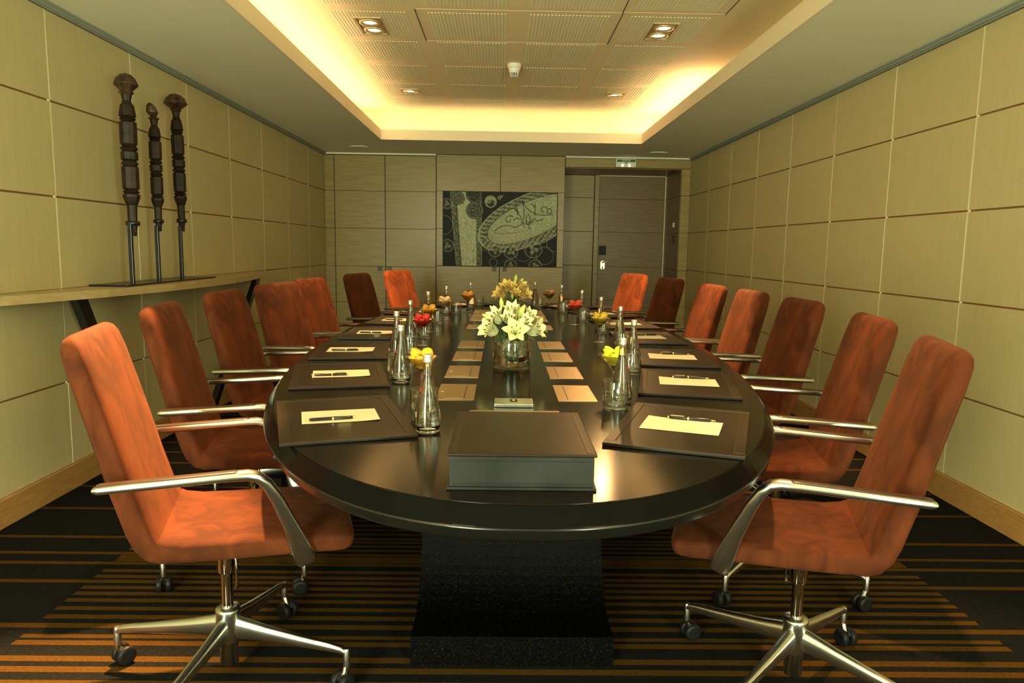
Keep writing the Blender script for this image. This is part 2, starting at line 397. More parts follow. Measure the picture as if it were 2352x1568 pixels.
# ------------------------------------------------------------------ far wall: cabinets, art, door
def far_wall():
    yb = YB + .012
    w = MB()
    w.box(XL - .1, .765, yb, yb + 1.0, 0, 2.8)
    w.box(.765, XR + .1, yb + .0, yb + 1.0, 2.285, 2.8)
    w.box(2.226, XR + .1, yb, yb + 1.0, 0, 2.285)
    w.box(.765, 2.226, YB + .86, YB + 1.0, 0, 2.285)
    o = struct(w.build('wall_back', M['gap']))
    def pan(x0, x1, z0, z1, m='cab', y=YB, par=o, nm='panel'):
        return MB().bbox(x0 + .0022, x1 - .0022, y, y + .011, z0 + .0025, z1 - .0025, .0015).build(nm, M[m], par)
    rows = [.10, .569, 1.025, 1.497, 1.958, 2.392]
    for k in range(5):
        pan(XL + .001, -2.104, rows[k], rows[k+1])
    # top rail under the ceiling
    pan(.770, 2.338, 2.288, 2.400)
    for k in range(5):
        zb = min(rows[k+1], 2.286)
        pan(2.226, 2.338, rows[k], zb)
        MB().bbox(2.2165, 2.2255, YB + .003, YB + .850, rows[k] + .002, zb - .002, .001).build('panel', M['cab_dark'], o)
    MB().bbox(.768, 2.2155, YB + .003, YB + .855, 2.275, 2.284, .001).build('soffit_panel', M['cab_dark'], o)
    # recess: side panel, mullion
    yd = 10.0
    r2 = [.10, .590, 1.058, 1.518, 1.975, 2.274]
    for k in range(5): pan(.790, 1.238, r2[k], r2[k+1], 'cab', yd)
    MB().bbox(1.243, 1.303, yd - .03, yd + .012, .0, 2.273, .002).build('mullion', M['cab'], o)
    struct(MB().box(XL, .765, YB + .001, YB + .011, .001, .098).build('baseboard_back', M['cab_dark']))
    t = MB(); t.box(XL + .02, -.84, YB - .006, YB + .01, 2.400, 2.4195); t.box(.77, XR - .01, YB - .006, YB + .01, 2.402, 2.4195)
    struct(t.build('trim_3', M['paint']))
    # tall cupboard: two doors
    def cupboard(label, doors, zt, loc):
        c = thing('wall_cupboard', label, 'cupboard', loc)
        return c
    c = thing('tall_cupboard', 'tall built-in cupboard with two veneered doors behind the far left chairs', 'cupboard', (-1.47, YB, .10))
    for (x0, x1, hx) in ((-2.100, -1.473, -1.543), (-1.470, -.839, -1.422)):
        d = MB().box(x0 + .004 + 1.47, x1 - .004 + 1.47, .008, .0115, 0, 2.29).build('door', M['gap'], c)
        for k in range(5):
            MB().bbox(x0 + .003 + 1.47, x1 - .003 + 1.47, 0, .010, rows[k] + .002 - .10, rows[k+1] - .002 - .10, .0015).build('panel', M['cab'], d)
        MB().bbox(hx - .027 + 1.47, hx + .027 + 1.47, -.012, -.0005, .87, .924, .003).build('knob', M['pewter'], d)
    # media unit with the drawing in its middle
    c = thing('media_cupboard', 'wide built-in cupboard with the charcoal drawing set between its doors', 'cupboard', (-.037, YB, .10))
    X = .037
    for (x0, x1, hx) in ((-.835, -.0395, -.103), (-.0365, .764, .029)):
        d = MB().bbox(x0 + .003 + X, x1 - .003 + X, 0, .0115, 0, 1.040 - .10, .0015).build('door', M['cab'], c)
        MB().bbox(hx - .027 + X, hx + .027 + X, -.012, -.0005, .885, .939, .003).build('knob', M['pewter'], d)
    for (x0, x1) in ((-.835, -.039), (-.037, .764)):
        MB().bbox(x0 + .003 + X, x1 - .002 + X, 0, .0115, 1.974 - .10, 2.412 - .10, .0015).build('panel', M['cab'], c)
    for (x0, x1) in ((-.835, -.753), (.681, .764)):
        for za, zb in ((1.047, 1.508), (1.512, 1.971)):
            MB().bbox(x0 + .003 + X, x1 - .002 + X, 0, .0115, za - .10, zb - .10, .0015).build('panel', M['cab'], c)
    # door in the recess
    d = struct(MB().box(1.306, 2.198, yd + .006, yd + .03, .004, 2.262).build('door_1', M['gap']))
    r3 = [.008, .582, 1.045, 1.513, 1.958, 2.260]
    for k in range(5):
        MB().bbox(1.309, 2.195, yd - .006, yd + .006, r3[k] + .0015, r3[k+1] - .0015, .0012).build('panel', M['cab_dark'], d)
    MB().bbox(1.322, 1.418, yd - .028, yd - .0065, 1.203, 1.328, .004).build('lock_box', M['rubber'], d)
    hb = MB()
    pts = [(1.378 + .030*math.cos(a), 1.100 + .026*math.sin(a)) for a in [PI*k/8 for k in range(9)]] + [(1.348, 1.045)] + [(1.378 + .030*math.cos(a), 1.030 + .024*math.sin(a)) for a in [PI + PI*k/8 for k in range(9)]]
    n = len(pts); hb.rings([[(x, yd - .0065, z) for x, z in pts], [(x, yd - .014, z) for x, z in pts]], smooth=False)
    hb.build('handle_plate', M['steel'], d)
    MB().box(1.371, 1.385, yd - .0152, yd - .0138, 1.006, 1.046).build('keyhole', M['dark_slot'], d)
    MB().tube([(1.378, yd - .014, 1.106), (1.378, yd - .05, 1.106), (1.395, yd - .056, 1.107), (1.475, yd - .052, 1.113), (1.510, yd - .048, 1.115)], [.010, .010, .009, .007, .006], 10).build('door_handle', M['steel'], d)
    MB().box(2.200, 2.214, yd - .012, yd + .012, .0, 2.270).build('door_edge', M['joint_pale'], d)
    MB().box(1.306, 2.199, yd - .012, yd + .012, 2.263, 2.273).build('door_head', M['joint_pale'], d)
    # switches on the reveal
    sx = 2.2165
    t = thing('light_switch', 'small pale switch plate on the door recess side wall', 'switch', (sx, 9.47, 1.604))
    MB().bbox(-.006, 0, -.04, .04, -.032, .032, .002).build('plate', M['bronze'], t)
    MB().bbox(-.016, -.006, -.018, .012, -.028, .028, .002).build('rocker', M['white_plastic'], t)
    t = thing('card_holder', 'black card holder below the switch on the recess side wall', 'card holder', (sx, 9.46, 1.414))
    MB().bbox(-.010, 0, -.035, .035, -.05, .05, .002).build('case', M['rubber'], t)
    MB().bbox(-.016, -.010, -.012, .016, -.036, .036, .002).build('slot_cover', M['pewter'], t)
far_wall()

def drawing():
    w, h = 640, 412
    ax, az = np.meshgrid(np.linspace(0, 1.553, w), np.linspace(0, 1, h))   # x right, z down (in units of the height)
    rng = np.random.default_rng(3)
    def blur(a, n):
        for _ in range(n): a = (a + np.roll(a, 1, 0) + np.roll(a, -1, 0) + np.roll(a, 1, 1) + np.roll(a, -1, 1)) / 5
        return a
    ns = rng.random((h, w)); gn = blur(ns, 2); gn = (gn - gn.mean())/gn.std()
    st = blur(rng.random((h//14 + 1, w)), 0); st = np.repeat(st, 14, 0)[:h]; st = blur(st, 3); st = (st - st.mean())/st.std()
    img = .045 + .018*gn
    def mix(mask, val):
        nonlocal img
        img = img*(1 - mask) + val*mask
    sm = lambda d, e=.006: np.clip(.5 - d/e/2, 0, 1)
    # bright column
    xl = .165 + .085*az; xr = .44 + .015*az
    mix(sm(np.maximum(xl - ax, ax - xr)), .62 + .055*st)
    for xa, wd in ((xl - .035, .030), (xr + .035, .032)):
        mix(sm(np.abs(ax - xa) - wd), .30 + .16*gn)
    for xa in (xl, xr, xl - .07, xr + .075):
        mix(sm(np.abs(ax - xa) - .004)*.8, .72 if xa is not xl else .18)
    # big leaf-like ellipse with a braided border
    th = math.radians(-24)
    ex, ez = ax - 1.20, az - .355
    u = ex*math.cos(th) + ez*math.sin(th); v = -ex*math.sin(th) + ez*math.cos(th)
    def leaf(a, b): return (np.abs(u/a)**2.3 + np.abs(v/b)**2.1)**(.5) - 1
    d1 = leaf(.76, .335); d2 = leaf(.64, .235); d3 = leaf(.60, .205)
    mix(sm(d1, .02), .42 + .06*gn)
    br = np.clip(1.6*np.sin(u*58 + np.abs(v)*95 + 1.2*gn), -1, 1)
    mix(sm(np.maximum(d1, -d2), .02)*.85, .36 + .22*br)
    mix(sm(d2, .02), .58 + .025*gn)
    mix(sm(np.abs(d1) - .012, .02), .72); mix(sm(np.abs(d2) - .010, .02), .22); mix(sm(np.abs(d3) - .006, .012)*.7, .3)
    def stroke(pts, wd=.0042, val=.10, al=.92):
        P = np.array(pts); d = np.full(ax.shape, 9.)
        for (x0, y0), (x1, y1) in zip(P[:-1], P[1:]):
            dx, dy = x1 - x0, y1 - y0; L2 = dx*dx + dy*dy + 1e-9
            t = np.clip(((ax - x0)*dx + (az - y0)*dy)/L2, 0, 1)
            d = np.minimum(d, np.hypot(ax - x0 - t*dx, az - y0 - t*dy))
        mix(sm(d - wd, .005)*al, val)
    def spiral(cx, cy, r0, r1, a0, a1, **k):
        stroke([(cx + (r0 + (r1 - r0)*t)*math.cos(a0 + (a1 - a0)*t), cy + (r0 + (r1 - r0)*t)*math.sin(a0 + (a1 - a0)*t)) for t in np.linspace(0, 1, 30)], **k)
    q = lambda a, b, c, n=14: [((1-t)**2*a[0] + 2*t*(1-t)*b[0] + t*t*c[0], (1-t)**2*a[1] + 2*t*(1-t)*b[1] + t*t*c[1]) for t in np.linspace(0, 1, n)]
    stroke(q((1.08, .11), (1.16, .45), (.97, .47))); stroke(q((1.08, .11), (1.20, .36), (1.50, .28)))
    stroke(q((1.07, .37), (1.05, .28), (.97, .22))); stroke(q((1.03, .26), (.98, .20), (.95, .21))); stroke(q((1.02, .30), (1.00, .22), (1.01, .20)))
    spiral(.90, .37, .015, .065, 0, 5.6); spiral(1.37, .23, .015, .06, 1, 6.6); spiral(1.45, .24, .03, .035, -2, 3)
    stroke(q((.97, .47), (.82, .40), (.70, .53))); stroke(q((.97, .37), (1.0, .33), (1.04, .35)))
    stroke(q((1.14, .30), (1.12, .40), (1.16, .43))); stroke(q((1.16, .28), (1.22, .36), (1.17, .43))); stroke(q((1.13, .38), (1.20, .42), (1.24, .34)))
    stroke(q((1.25, .30), (1.26, .20), (1.25, .14))); stroke(q((1.25, .20), (1.23, .16), (1.20, .15))); stroke(q((1.09, .40), (1.16, .45), (1.24, .38)))
    stroke(q((1.09, .42), (1.10, .46), (1.12, .47))); stroke(q((1.18, .44), (1.16, .48), (1.19, .48))); stroke(q((1.25, .35), (1.30, .40), (1.36, .35)))
    stroke(q((.70, .55), (.90, .56), (1.05, .53)), val=.35)
    # discs on the column
    for cx, cy, r, b in ((.20, .085, .085, .46), (.415, .03, .105, .24), (.43, .245, .115, .42)):
        d = np.hypot(ax - cx, az - cy) - r
        sw = np.sin(np.hypot(ax - cx, az - cy)*150 + 3*np.arctan2(az - cy, ax - cx))
        mix(sm(d), b*.62 + .09*gn + .05*sw); mix(sm(np.abs(d) - .005), .20); mix(sm(np.abs(d + .012) - .003)*.6, .62)
    # swirl near the middle top, blossoms at the foot, rings at the left
    for cx, cy, r in ((.645, .125, .085),):
        d = np.hypot(ax - cx, az - cy) - r; mix(sm(d), .50 + .06*gn); mix(sm(np.hypot(ax - cx + .0, az - cy - .02) - .05), .14)
        mix(sm(np.hypot(ax - cx + .02, az - cy + .01) - .035), .58); spiral(cx - .02, cy, .004, .03, 0, 8, val=.15)
    spiral(.765, .075, .012, .026, 0, 6.2, val=.66, wd=.006); spiral(.80, .05, .006, .014, 0, 6.2, val=.6)
    for cx, cy, r in ((.71, .79, .085), (.93, .80, .095), (1.24, .77, .115), (.93, .99, .085), (1.27, .99, .085), (.055, .73, .085), (.05, .16, .07)):
        dd = np.hypot(ax - cx, (az - cy)*1.05)
        mix(sm(np.abs(dd - r) - .008)*.75, .52); mix(sm(np.abs(dd - r*.72) - .006)*.5, .30); mix(sm(dd - r*.62), .03)
        for k in range(3):
            a = 2*PI*k/3 + cx*5; px, py = cx + .27*r*2*.6*math.cos(a), cy + .27*r*2*.6*math.sin(a)
            mix(sm(np.hypot(ax - px, az - py) - r*.24, .012), .56); mix(sm(np.hypot(ax - px, az - py) - r*.07), .12)
    for cx, cy, r in ((.69, .95, .055), (1.53, .68, .11), (.60, .66, .13), (1.10, .80, .13), (1.40, .85, .12), (0.0, .45, .13)):
        mix(sm(np.abs(np.hypot(ax - cx, az - cy) - r) - .005)*.7, .55)
    stroke(q((.56, .60), (.75, .80), (1.0, .72)), wd=.005, val=.6); stroke(q((1.2, .72), (1.45, .66), (1.55, .56)), wd=.005, val=.7)
    mix((gn > 2.2).astype(float)*.6, .62); mix((gn < -2.2).astype(float)*.4, .05)
    hatch = blur(rng.random((h, w)), 2); hatch = (hatch - hatch.mean())/hatch.std()
    img = np.clip(1.28*img*(1 + .12*hatch), .02, .85)
    px = np.ones((h, w, 4), np.float32)
    px[..., 0] = img*.93; px[..., 1] = img*.96; px[..., 2] = img*.78
    im = bpy.data.images.new('charcoal_drawing', w, h); im.pixels.foreach_set(px[::-1].ravel()); im.update(); im.pack()
    m = mat('drawing_print', (.5, .5, .4), .5, **{'Specular IOR Level': .2})
    t = m.node_tree.nodes.new('ShaderNodeTexImage'); t.image = im
    m.node_tree.links.new(t.outputs[0], m.node_tree.nodes['Principled BSDF'].inputs['Base Color'])
    o = thing('charcoal_drawing', 'grey charcoal drawing of leaf scrolls set into the far wall cupboard', 'drawing', (-.0365, YB + .004, 1.508))
    fr = MB(); fr.box(-.713, .713, .0005, .0065, -.4600, .4600); fr.build('backing', M['gap'], o)
    me = bpy.data.meshes.new('sheet'); a, b_ = .711, .458
    me.from_pydata([(-a, 0, -b_), (a, 0, -b_), (a, 0, b_), (-a, 0, b_)], [], [(0, 1, 2, 3)])
    uv = me.uv_layers.new(); uv.data.foreach_set('uv', [0, 0, 1, 0, 1, 1, 0, 1]); me.materials.append(m)
    link('sheet', me, o)
drawing()

def text_mesh(s, size, mtl, parent, loc, rot, ext=.001, nm='lettering'):
    cu = bpy.data.curves.new('txt', 'FONT'); cu.body = s; cu.size = size; cu.extrude = ext; cu.align_x = 'CENTER'; cu.align_y = 'CENTER'
    t = bpy.data.objects.new('txt', cu); C.objects.link(t)
    dg = bpy.context.evaluated_depsgraph_get(); me = bpy.data.meshes.new_from_object(t.evaluated_get(dg))
    bpy.data.objects.remove(t); me.materials.clear(); me.materials.append(mtl)
    return link(nm, me, parent, loc, rot)
def exit_sign():
    o = thing('exit_sign', 'white exit sign box with a green band above the door recess', 'exit sign', (1.515, YB, 2.342))
    MB().bbox(-.128, .128, -.055, 0, -.052, .052, .012).build('housing', M['white_plastic'], o)
    MB().box(-.114, .114, -.0562, -.054, .012, .042).build('green_band', M['sign_green'], o)
    text_mesh('SORTIE', .034, M['white_plastic'], o, (0, -.057, .027), (PI/2, 0, 0))
    a = MB(); a.add([(-.016, -.0562, .010), (.016, -.0562, .010), (.016, -.0562, .0), (0, -.0562, -.014), (-.016, -.0562, .0)], [(0, 1, 2, 3, 4)])
    a.build('arrow_plate', M['sign_green'], o)
    a = MB(); a.add([(-.004, -.0568, .008), (.004, -.0568, .008), (.004, -.0568, .0), (.009, -.0568, .0), (0, -.0568, -.010), (-.009, -.0568, .0), (-.004, -.0568, .0)], [(0, 1, 2, 3, 4, 5, 6)])
    a.build('arrow', M['white_plastic'], o)
    for x in (-.044, .040):
        MB().lathe([(.002, .012), (.007, .010), (.011, -.002), (.013, -.014), (.010, -.018)], 12, (x, -.058, -.024)).build('lamp', M['sign_lamp'], o)
exit_sign()

# ------------------------------------------------------------------ ceiling fittings
def downlight(label, x, y, lenses, b_):
    o = thing('recessed_downlight', label, 'downlight', (x, y, ZU - .0005))
    f = MB(); a, t = .088, .010
    f.box(-a, a, -b_, -b_ + t, -.009, 0); f.box(-a, a, b_ - t, b_, -.009, 0); f.box(-a, -a + t, -b_ + t, b_ - t, -.009, 0); f.box(a - t, a, -b_ + t, b_ - t, -.009, 0)
    f.build('frame', M['bronze'], o)
    MB().box(-a + t, a - t, -b_ + t, b_ - t, -.003, 0).build('inner_plate', M['bronze'], o)
    for q in lenses:
        MB().lathe([(.044, -.004), (.068, -.004), (.070, -.010), (.064, -.014), (.050, -.013), (.042, -.006)], 24, (0, q, 0), cap0=False, cap1=False).build('ring', M['lamp_ring'], o)
        MB().lathe([(.0005, -.0075), (.030, -.007), (.043, -.005)], 20, (0, q, 0), cap0=False, cap1=False).build('lens', M['lamp'], o)
    o['group'] = 'downlights in the raised ceiling'
def ceiling_fittings():
    for i, x in enumerate(DLX):
        sd = ['left', 'right'][i]
        downlight('twin recessed downlight in the %s part of the raised ceiling' % sd, x, DLY[2], (-.085, .085), .185)
        downlight('single recessed downlight in the %s far part of the raised ceiling' % sd, x, DLY[3], (0,), .092)
    o = thing('smoke_detector', 'white smoke detector hanging in the middle of the raised ceiling', 'smoke detector', (.075, 6.12, ZU))
    MB().lathe([(.055, 0), (.057, -.012), (.055, -.030), (.046, -.034)], 28).build('base', M['white_plastic'], o)
    MB().lathe([(.046, -.034), (.040, -.060), (.034, -.072)], 28, cap0=False).build('body', M['white_plastic'], o)
    c = MB()
    MB().lathe([(.030, -.072), (.026, -.094), (.010, -.097)], 20).build('chamber', M['rubber'], o)
    for k in range(10):
        a = 2*PI*k/10; c.tube([(.0325*math.cos(a), .0325*math.sin(a), -.071), (.028*math.cos(a), .028*math.sin(a), -.095)], .0028, 6)
    c.lathe([(.022, -.094), (.030, -.094), (.030, -.099), (.022, -.0995)], 20)
    c.lathe([(.0295, -.081), (.0325, -.081), (.0325, -.084), (.0295, -.084)], 20)
    c.build('cage', M['white_plastic'], o)
    for x, y, l in ((-1.684, 8.65, 'round flush ceiling speaker above the tall cupboard'), (1.826, 8.74, 'round flush ceiling speaker above the door recess')):
        s_ = thing('ceiling_speaker', l, 'speaker', (x, y, ZL), 0, 'flush ceiling speakers')
        MB().lathe([(.080, 0), (.112, 0), (.110, -.006), (.084, -.010)], 32).build('rim', M['paint'], s_)
        MB().lathe([(.001, -.0115), (.082, -.0102)], 32, cap0=False, cap1=False).build('grille', M['paint'], s_)
ceiling_fittings()

# ------------------------------------------------------------------ wall shelf and sculpture
def shelf():
    o = thing('console_shelf', 'bow-fronted pale wood console shelf along the left wall', 'shelf', (XL, 4.85, 0))
    n = 40; ya, yb_ = -1.95, 1.80
    F = [(.325 - .075*(ya + (yb_ - ya)*k/n)**2, ya + (yb_ - ya)*k/n) for k in range(n + 1)]
    out = [(.001, ya)] + F + [(.001, yb_)]
    b = MB(); b.rings([[(x, y, 1.000) for x, y in out], [(x, y, 1.040) for x, y in out]], smooth=False)
    b.build('shelf_board', M['oak_pale'], o)
    def bar(p, q, wy, wx):
        v = []
        for (x, y, z) in (p, q):
            v += [(x - wx, y - wy, z), (x + wx, y - wy, z), (x + wx, y + wy, z), (x - wx, y + wy, z)]
        return MB().add(v, [(0, 1, 2, 3), (4, 7, 6, 5), (0, 4, 5, 1), (1, 5, 6, 2), (2, 6, 7, 3), (3, 7, 4, 0)])
    bar((.10, -1.20, 1.0), (.10, -.66, .0), .045, .02).build('leg', M['black_steel'], o)
    bar((.10, 1.47, 1.0), (.10, .32, .0), .045, .02).build('leg', M['black_steel'], o)
M['oak_pale'] = noisy(mat('pale_oak', (.5, .36, .17), 0.4), (.44, .31, .135), (.54, .40, .19), (12, 2, 12), 5, 5, .3, .7)
shelf()

def sculpture():
    o = thing('carved_sculpture', 'dark carved wooden trio on steel rods standing on the wall shelf', 'sculpture', (-2.10, 4.5, 1.0403))
    MB().bbox(-.11, .095, -.60, .60, 0, .010, .001).build('base_plate', M['black_steel'], o)
    # profile: (radius, height from 0 foot to 1 crown, squareness)
    body = [(.020, .00), (.024, .03), (.028, .05), (.030, .18), (.034, .185), (.050, .23), (.050, .248), (.036, .252), (.050, .263), (.036, .278),
            (.049, .284), (.050, .418), (.038, .424), (.051, .44), (.038, .458), (.050, .468), (.050, .512), (.038, .518), (.052, .535), (.038, .55), (.050, .565), (.050, .695), (.034, .705), (.048, .718),
            (.036, .728), (.050, .736), (.040, .80), (.030, .815), (.025, .83), (.031, .865), (.030, .872)]
    cap = [(.030, .870), (.040, .880), (.030, .888), (.032, .892), (.062, .925), (.061, .935), (.050, .965), (.030, .988), (.004, 1.0)]
    def ring(r, z, cx, cy, rot, n=12, e=3.2, sq=True):
        pts = []
        for k in range(n):
            a = 2*PI*k/n; c, s_ = math.cos(a), math.sin(a)
            f = 1/((abs(c)**e + abs(s_)**e)**(1/e)) if sq else 1
            x, y = r*f*c*.86, r*f*s_*.86
            pts.append((cx + x*math.cos(rot) - y*math.sin(rot), cy + x*math.sin(rot) + y*math.cos(rot), z))
        return pts
    for (x, y, z0, z1, zr, rs, cs, lean, hx) in ((.085, -.52, .285, 1.128, .345, 1.0, 1.0, .0, 0), (.085, -.215, .315, 1.030, .335, .80, .64, .0, -.022), (.040, .195, .325, 1.163, .345, .88, 1.30, .02, 0)):
        MB().bbox(x - .010, x + .010, y - .010, y + .010, .010, zr, .002).build('rod', M['black_steel'], o)
        H = z1 - z0; cy = y + .034*rs; rot = math.radians(28)
        L_ = lambda t: cy - lean*t
        f = MB(); f.rings([ring(r*rs, z0 + t*H, x, L_(t), rot) for r, t in body], smooth=False)
        fig = f.build('carved_figure', M['statue'], o)
        c = MB(); c.rings([ring(r*rs*(cs*1.14 if i > 2 else 1.12), z0 + t*H, x + hx*.4*max(0, t - .88)/.12, L_(t) + hx*max(0, t - .88)/.12, rot, 16, 2.2) for i, (r, t) in enumerate(cap)], smooth=False)
        c.build('crown', M['statue_head'], fig)
        MB().lathe([(.031*rs, z0 + .05*H), (.036*rs, z0 + .052*H), (.036*rs, z0 + .078*H), (.031*rs, z0 + .08*H)], 16, (x, cy, 0)).build('clamp_ring', M['black_steel'], fig)
        for s_ in (-1, 1):
            MB().tube([(x, cy + s_*.008*rs, z0 + .03*H), (x + .006, cy + s_*.012*rs, z0 - .015*H)], [.016*rs, .008*rs], 8).build('foot', M['statue'], fig)
sculpture()

# ------------------------------------------------------------------ table
K = .925   # size of the table ware relative to the first survey of the table
TCX, TCY, TA, TB_, TN, TZ = .0601, 4.116, 1.022, 2.784, 2.25, .780
def sup(inset, z, n=160):
    out = []
    for k in range(n):
        a = 2*PI*k/n; c, s_ = math.cos(a), math.sin(a)
        x = TA*math.copysign(abs(c)**(2/TN), c); y = TB_*math.copysign(abs(s_)**(2/TN), s_)
        out.append((x, y))
    res = []
    for k in range(n):
        (xa, ya), (xb, yb_) = out[k - 1], out[(k + 1) % n]
        nx, ny = (yb_ - ya), -(xb - xa); l = math.hypot(nx, ny)
        res.append((out[k][0] - inset*nx/l, out[k][1] - inset*ny/l, z))
    return res
def table():
    o = thing('conference_table', 'long black oval conference table in the middle of the room', 'table', (TCX, TCY, 0))
    MB().rings([sup(.0315, TZ - .006), sup(.0315, TZ - .001), sup(.0325, TZ)], cap0=True).build('table_top', M['table'], o)
    MB().rings([sup(.06, TZ - .0385), sup(.002, TZ - .0385), sup(.0025, TZ - .037), sup(.029, TZ - .0023), sup(.031, TZ - .0014), sup(.05, TZ - .005)], smooth=False).build('edge_band', M['table_edge'], o)
    MB().rings([sup(.06, TZ - .070), sup(.013, TZ - .069), sup(.008, TZ - .066), sup(.005, TZ - .062), sup(.002, TZ - .048), sup(.0, TZ - .0435), sup(.0008, TZ - .0402), sup(.003, TZ - .0388), sup(.05, TZ - .0388)]).build('lower_rim', M['table_rim'], o)
    prof = [(0, 0), (0, .090), (.004, .094), (.12, .096)] + [(.12 + .23*math.sin(PI/2*q/14), .44 - .344*math.cos(PI/2*q/14)) for q in range(1, 15)] + [(.35, TZ - .0705)]
    for y0, s_ in ((2.08 - TCY, 1), (TCY - 2.08, -1)):
        full = prof + [(.95 - d, z) for d, z in prof[::-1]]
        pts = [(y0 + s_*d, z) for d, z in full]
        pb = MB(); xs = (-.311, .311); cxx = .045 - TCX
        n = len(pts)
        for k in range(n - 1):
            flat = k in (0, 1, 2, n - 4, n - 3, n - 2)
            pb.add([(cxx + xs[0], *pts[k]), (cxx + xs[0], *pts[k + 1]), (cxx + xs[1], *pts[k + 1]), (cxx + xs[1], *pts[k])], [(0, 1, 2, 3)], not flat)
        for side in (0, 1):
            off = side*n
            h = n // 2
            pb.add([(cxx + xs[side], y, z) for y, z in pts], [(k, k + 1, n - 2 - k, n - 1 - k) for k in range(h - 1)])
        pb.build('pedestal', M['black_oak'], o)
table()

# ------------------------------------------------------------------ chairs
def make_chair():
    o = thing('conference_chair', '', 'chair')
    def loft(st, e=4.8, n=32):
        """st: (x, z, tangent angle, half width, half thickness)"""
        R = []
        for x, z, a, hw, ht in st:
            nx, nz = -math.sin(a), math.cos(a)
            R.append([(x + nx*q, p, z + nz*q) for p, q in rrect(hw, ht, e, n)])
        return MB().rings(R)
    # seat: from the front nose back to the fold
    st = []
    xs = [.352, .349, .343, .330, .30, .20, .10, .0, -.08, -.13, -.150]
    zs = [.458, .459, .461, .464, .468, .474, .477, .479, .482, .490, .500]
    hw = [.165, .185, .198, .207, .214, .218, .221, .222, .222, .221, .219]
    ht = [.007, .016, .023, .029, .032, .034, .034, .034, .034, .035, .035]
    for i in range(len(xs)):
        a = math.atan2(zs[max(i-1, 0)] - zs[min(i+1, len(xs)-1)], xs[max(i-1, 0)] - xs[min(i+1, len(xs)-1)])
        st.append((xs[i], zs[i], a, hw[i], ht[i]))
    loft(st).build('seat', M['suede'], o)
    # backrest: lower bend and tall leaning back
    P = [(-.095, .480), (-.128, .4825), (-.154, .493), (-.173, .517), (-.186, .55), (-.215, .65), (-.243, .76), (-.272, .87), (-.298, .965), (-.312, 1.015), (-.318, 1.034), (-.3205, 1.043), (-.322, 1.048)]
    hw = [.221, .222, .223, .224, .225, .227, .228, .226, .222, .216, .205, .190, .165]
    ht = [.026, .0335, .037, .038, .038, .037, .036, .035, .034, .031, .025, .016, .006]
    st = []
    for i, (x, z) in enumerate(P):
        a = P[max(i-1, 0)]; b = P[min(i+1, len(P)-1)]
        st.append((x, z, math.atan2(b[1] - a[1], b[0] - a[0]), hw[i], ht[i]))
    loft(st).build('backrest', M['suede'], o)
    # side stitching
    for s_ in (-1, 1):
        MB().tube([(x - .018, s_*(w - .004), z) for (x, z), w in list(zip(P, hw))[3:10]], .0022, 6).build('seam', M['seam'], o)
    # arms
    for s_ in (-1, 1):
        y = .291*s_
        path = [(-.262, y, .692), (-.25, y, .693), (-.10, y, .698), (.04, y, .703), (.085, y, .703), (.108, y*.992, .697), (.128, y*.98, .678), (.150, y*.94, .635), (.185, y*.86, .545), (.208, y*.79, .475), (.222, y*.75, .435), (.226, y*.74, .425)]
        rad = [(.012, .005), (.017, .011), (.019, .012), (.020, .012), (.020, .013), (.019, .013), (.018, .014), (.016, .016), (.013, .020), (.012, .026), (.012, .029), (.010, .024)]
        R = []
        for i, p in enumerate(path):
            a = Vector(path[max(i-1, 0)]); b = Vector(path[min(i+1, len(path)-1)]); t = (b - a).normalized()
            side = Vector((0, 1, 0)); nn = side.cross(t).normalized(); side = t.cross(nn).normalized()
            R.append([tuple(Vector(p) + side*u + nn*v) for u, v in rrect(rad[i][0], rad[i][1], 3.0, 14)])
        arm = MB().rings(R).build('arm', M['alu'], o)
        R = [[(x, y + u, z + v) for u, v in rrect(hw_, hz_, 3.4, 14)] for x, z, hw_, hz_ in ((-.254, .7010, .010, .003), (-.246, .7012, .0145, .0050), (-.10, .7062, .0155, .0055), (.04, .7112, .0155, .0055), (.058, .7116, .0145, .0050), (.064, .7112, .010, .003))]
        MB().rings(R).build('arm_pad', M['pad'], arm)
        MB().tube([(.222, y*.75, .432), (.20, y*.45, .436), (.10, 0, .438)], [.014, .012, .012], 8, flat=(1.4, .6)).build('arm_bracket', M['alu'], o)
    # column
    MB().lathe([(.024, .330), (.025, .334), (.025, .445)], 20).build('column_sleeve', M['chrome'], o)
    MB().lathe([(.0165, .215), (.0165, .335)], 16).build('gas_column', M['chrome'], o)
    MB().bbox(-.09, .09, -.06, .06, .436, .452, .006).build('seat_plate', M['alu'], o)
    MB().tube([(.02, -.035, .44), (.03, -.055, .425), (.032, -.062, .33), (.030, -.060, .30)], [.005, .005, .0035, .006], 8).build('lever', M['chrome'], o)
    base = MB().lathe([(.022, .045), (.026, .047), (.026, .115), (.030, .118), (.034, .125), (.035, .20), (.036, .212), (.033, .220), (.018, .222)], 24).build('base_hub', M['alu'], o)
    for k in range(4):
        leg = thing_leg(base, k*PI/2)
    return o
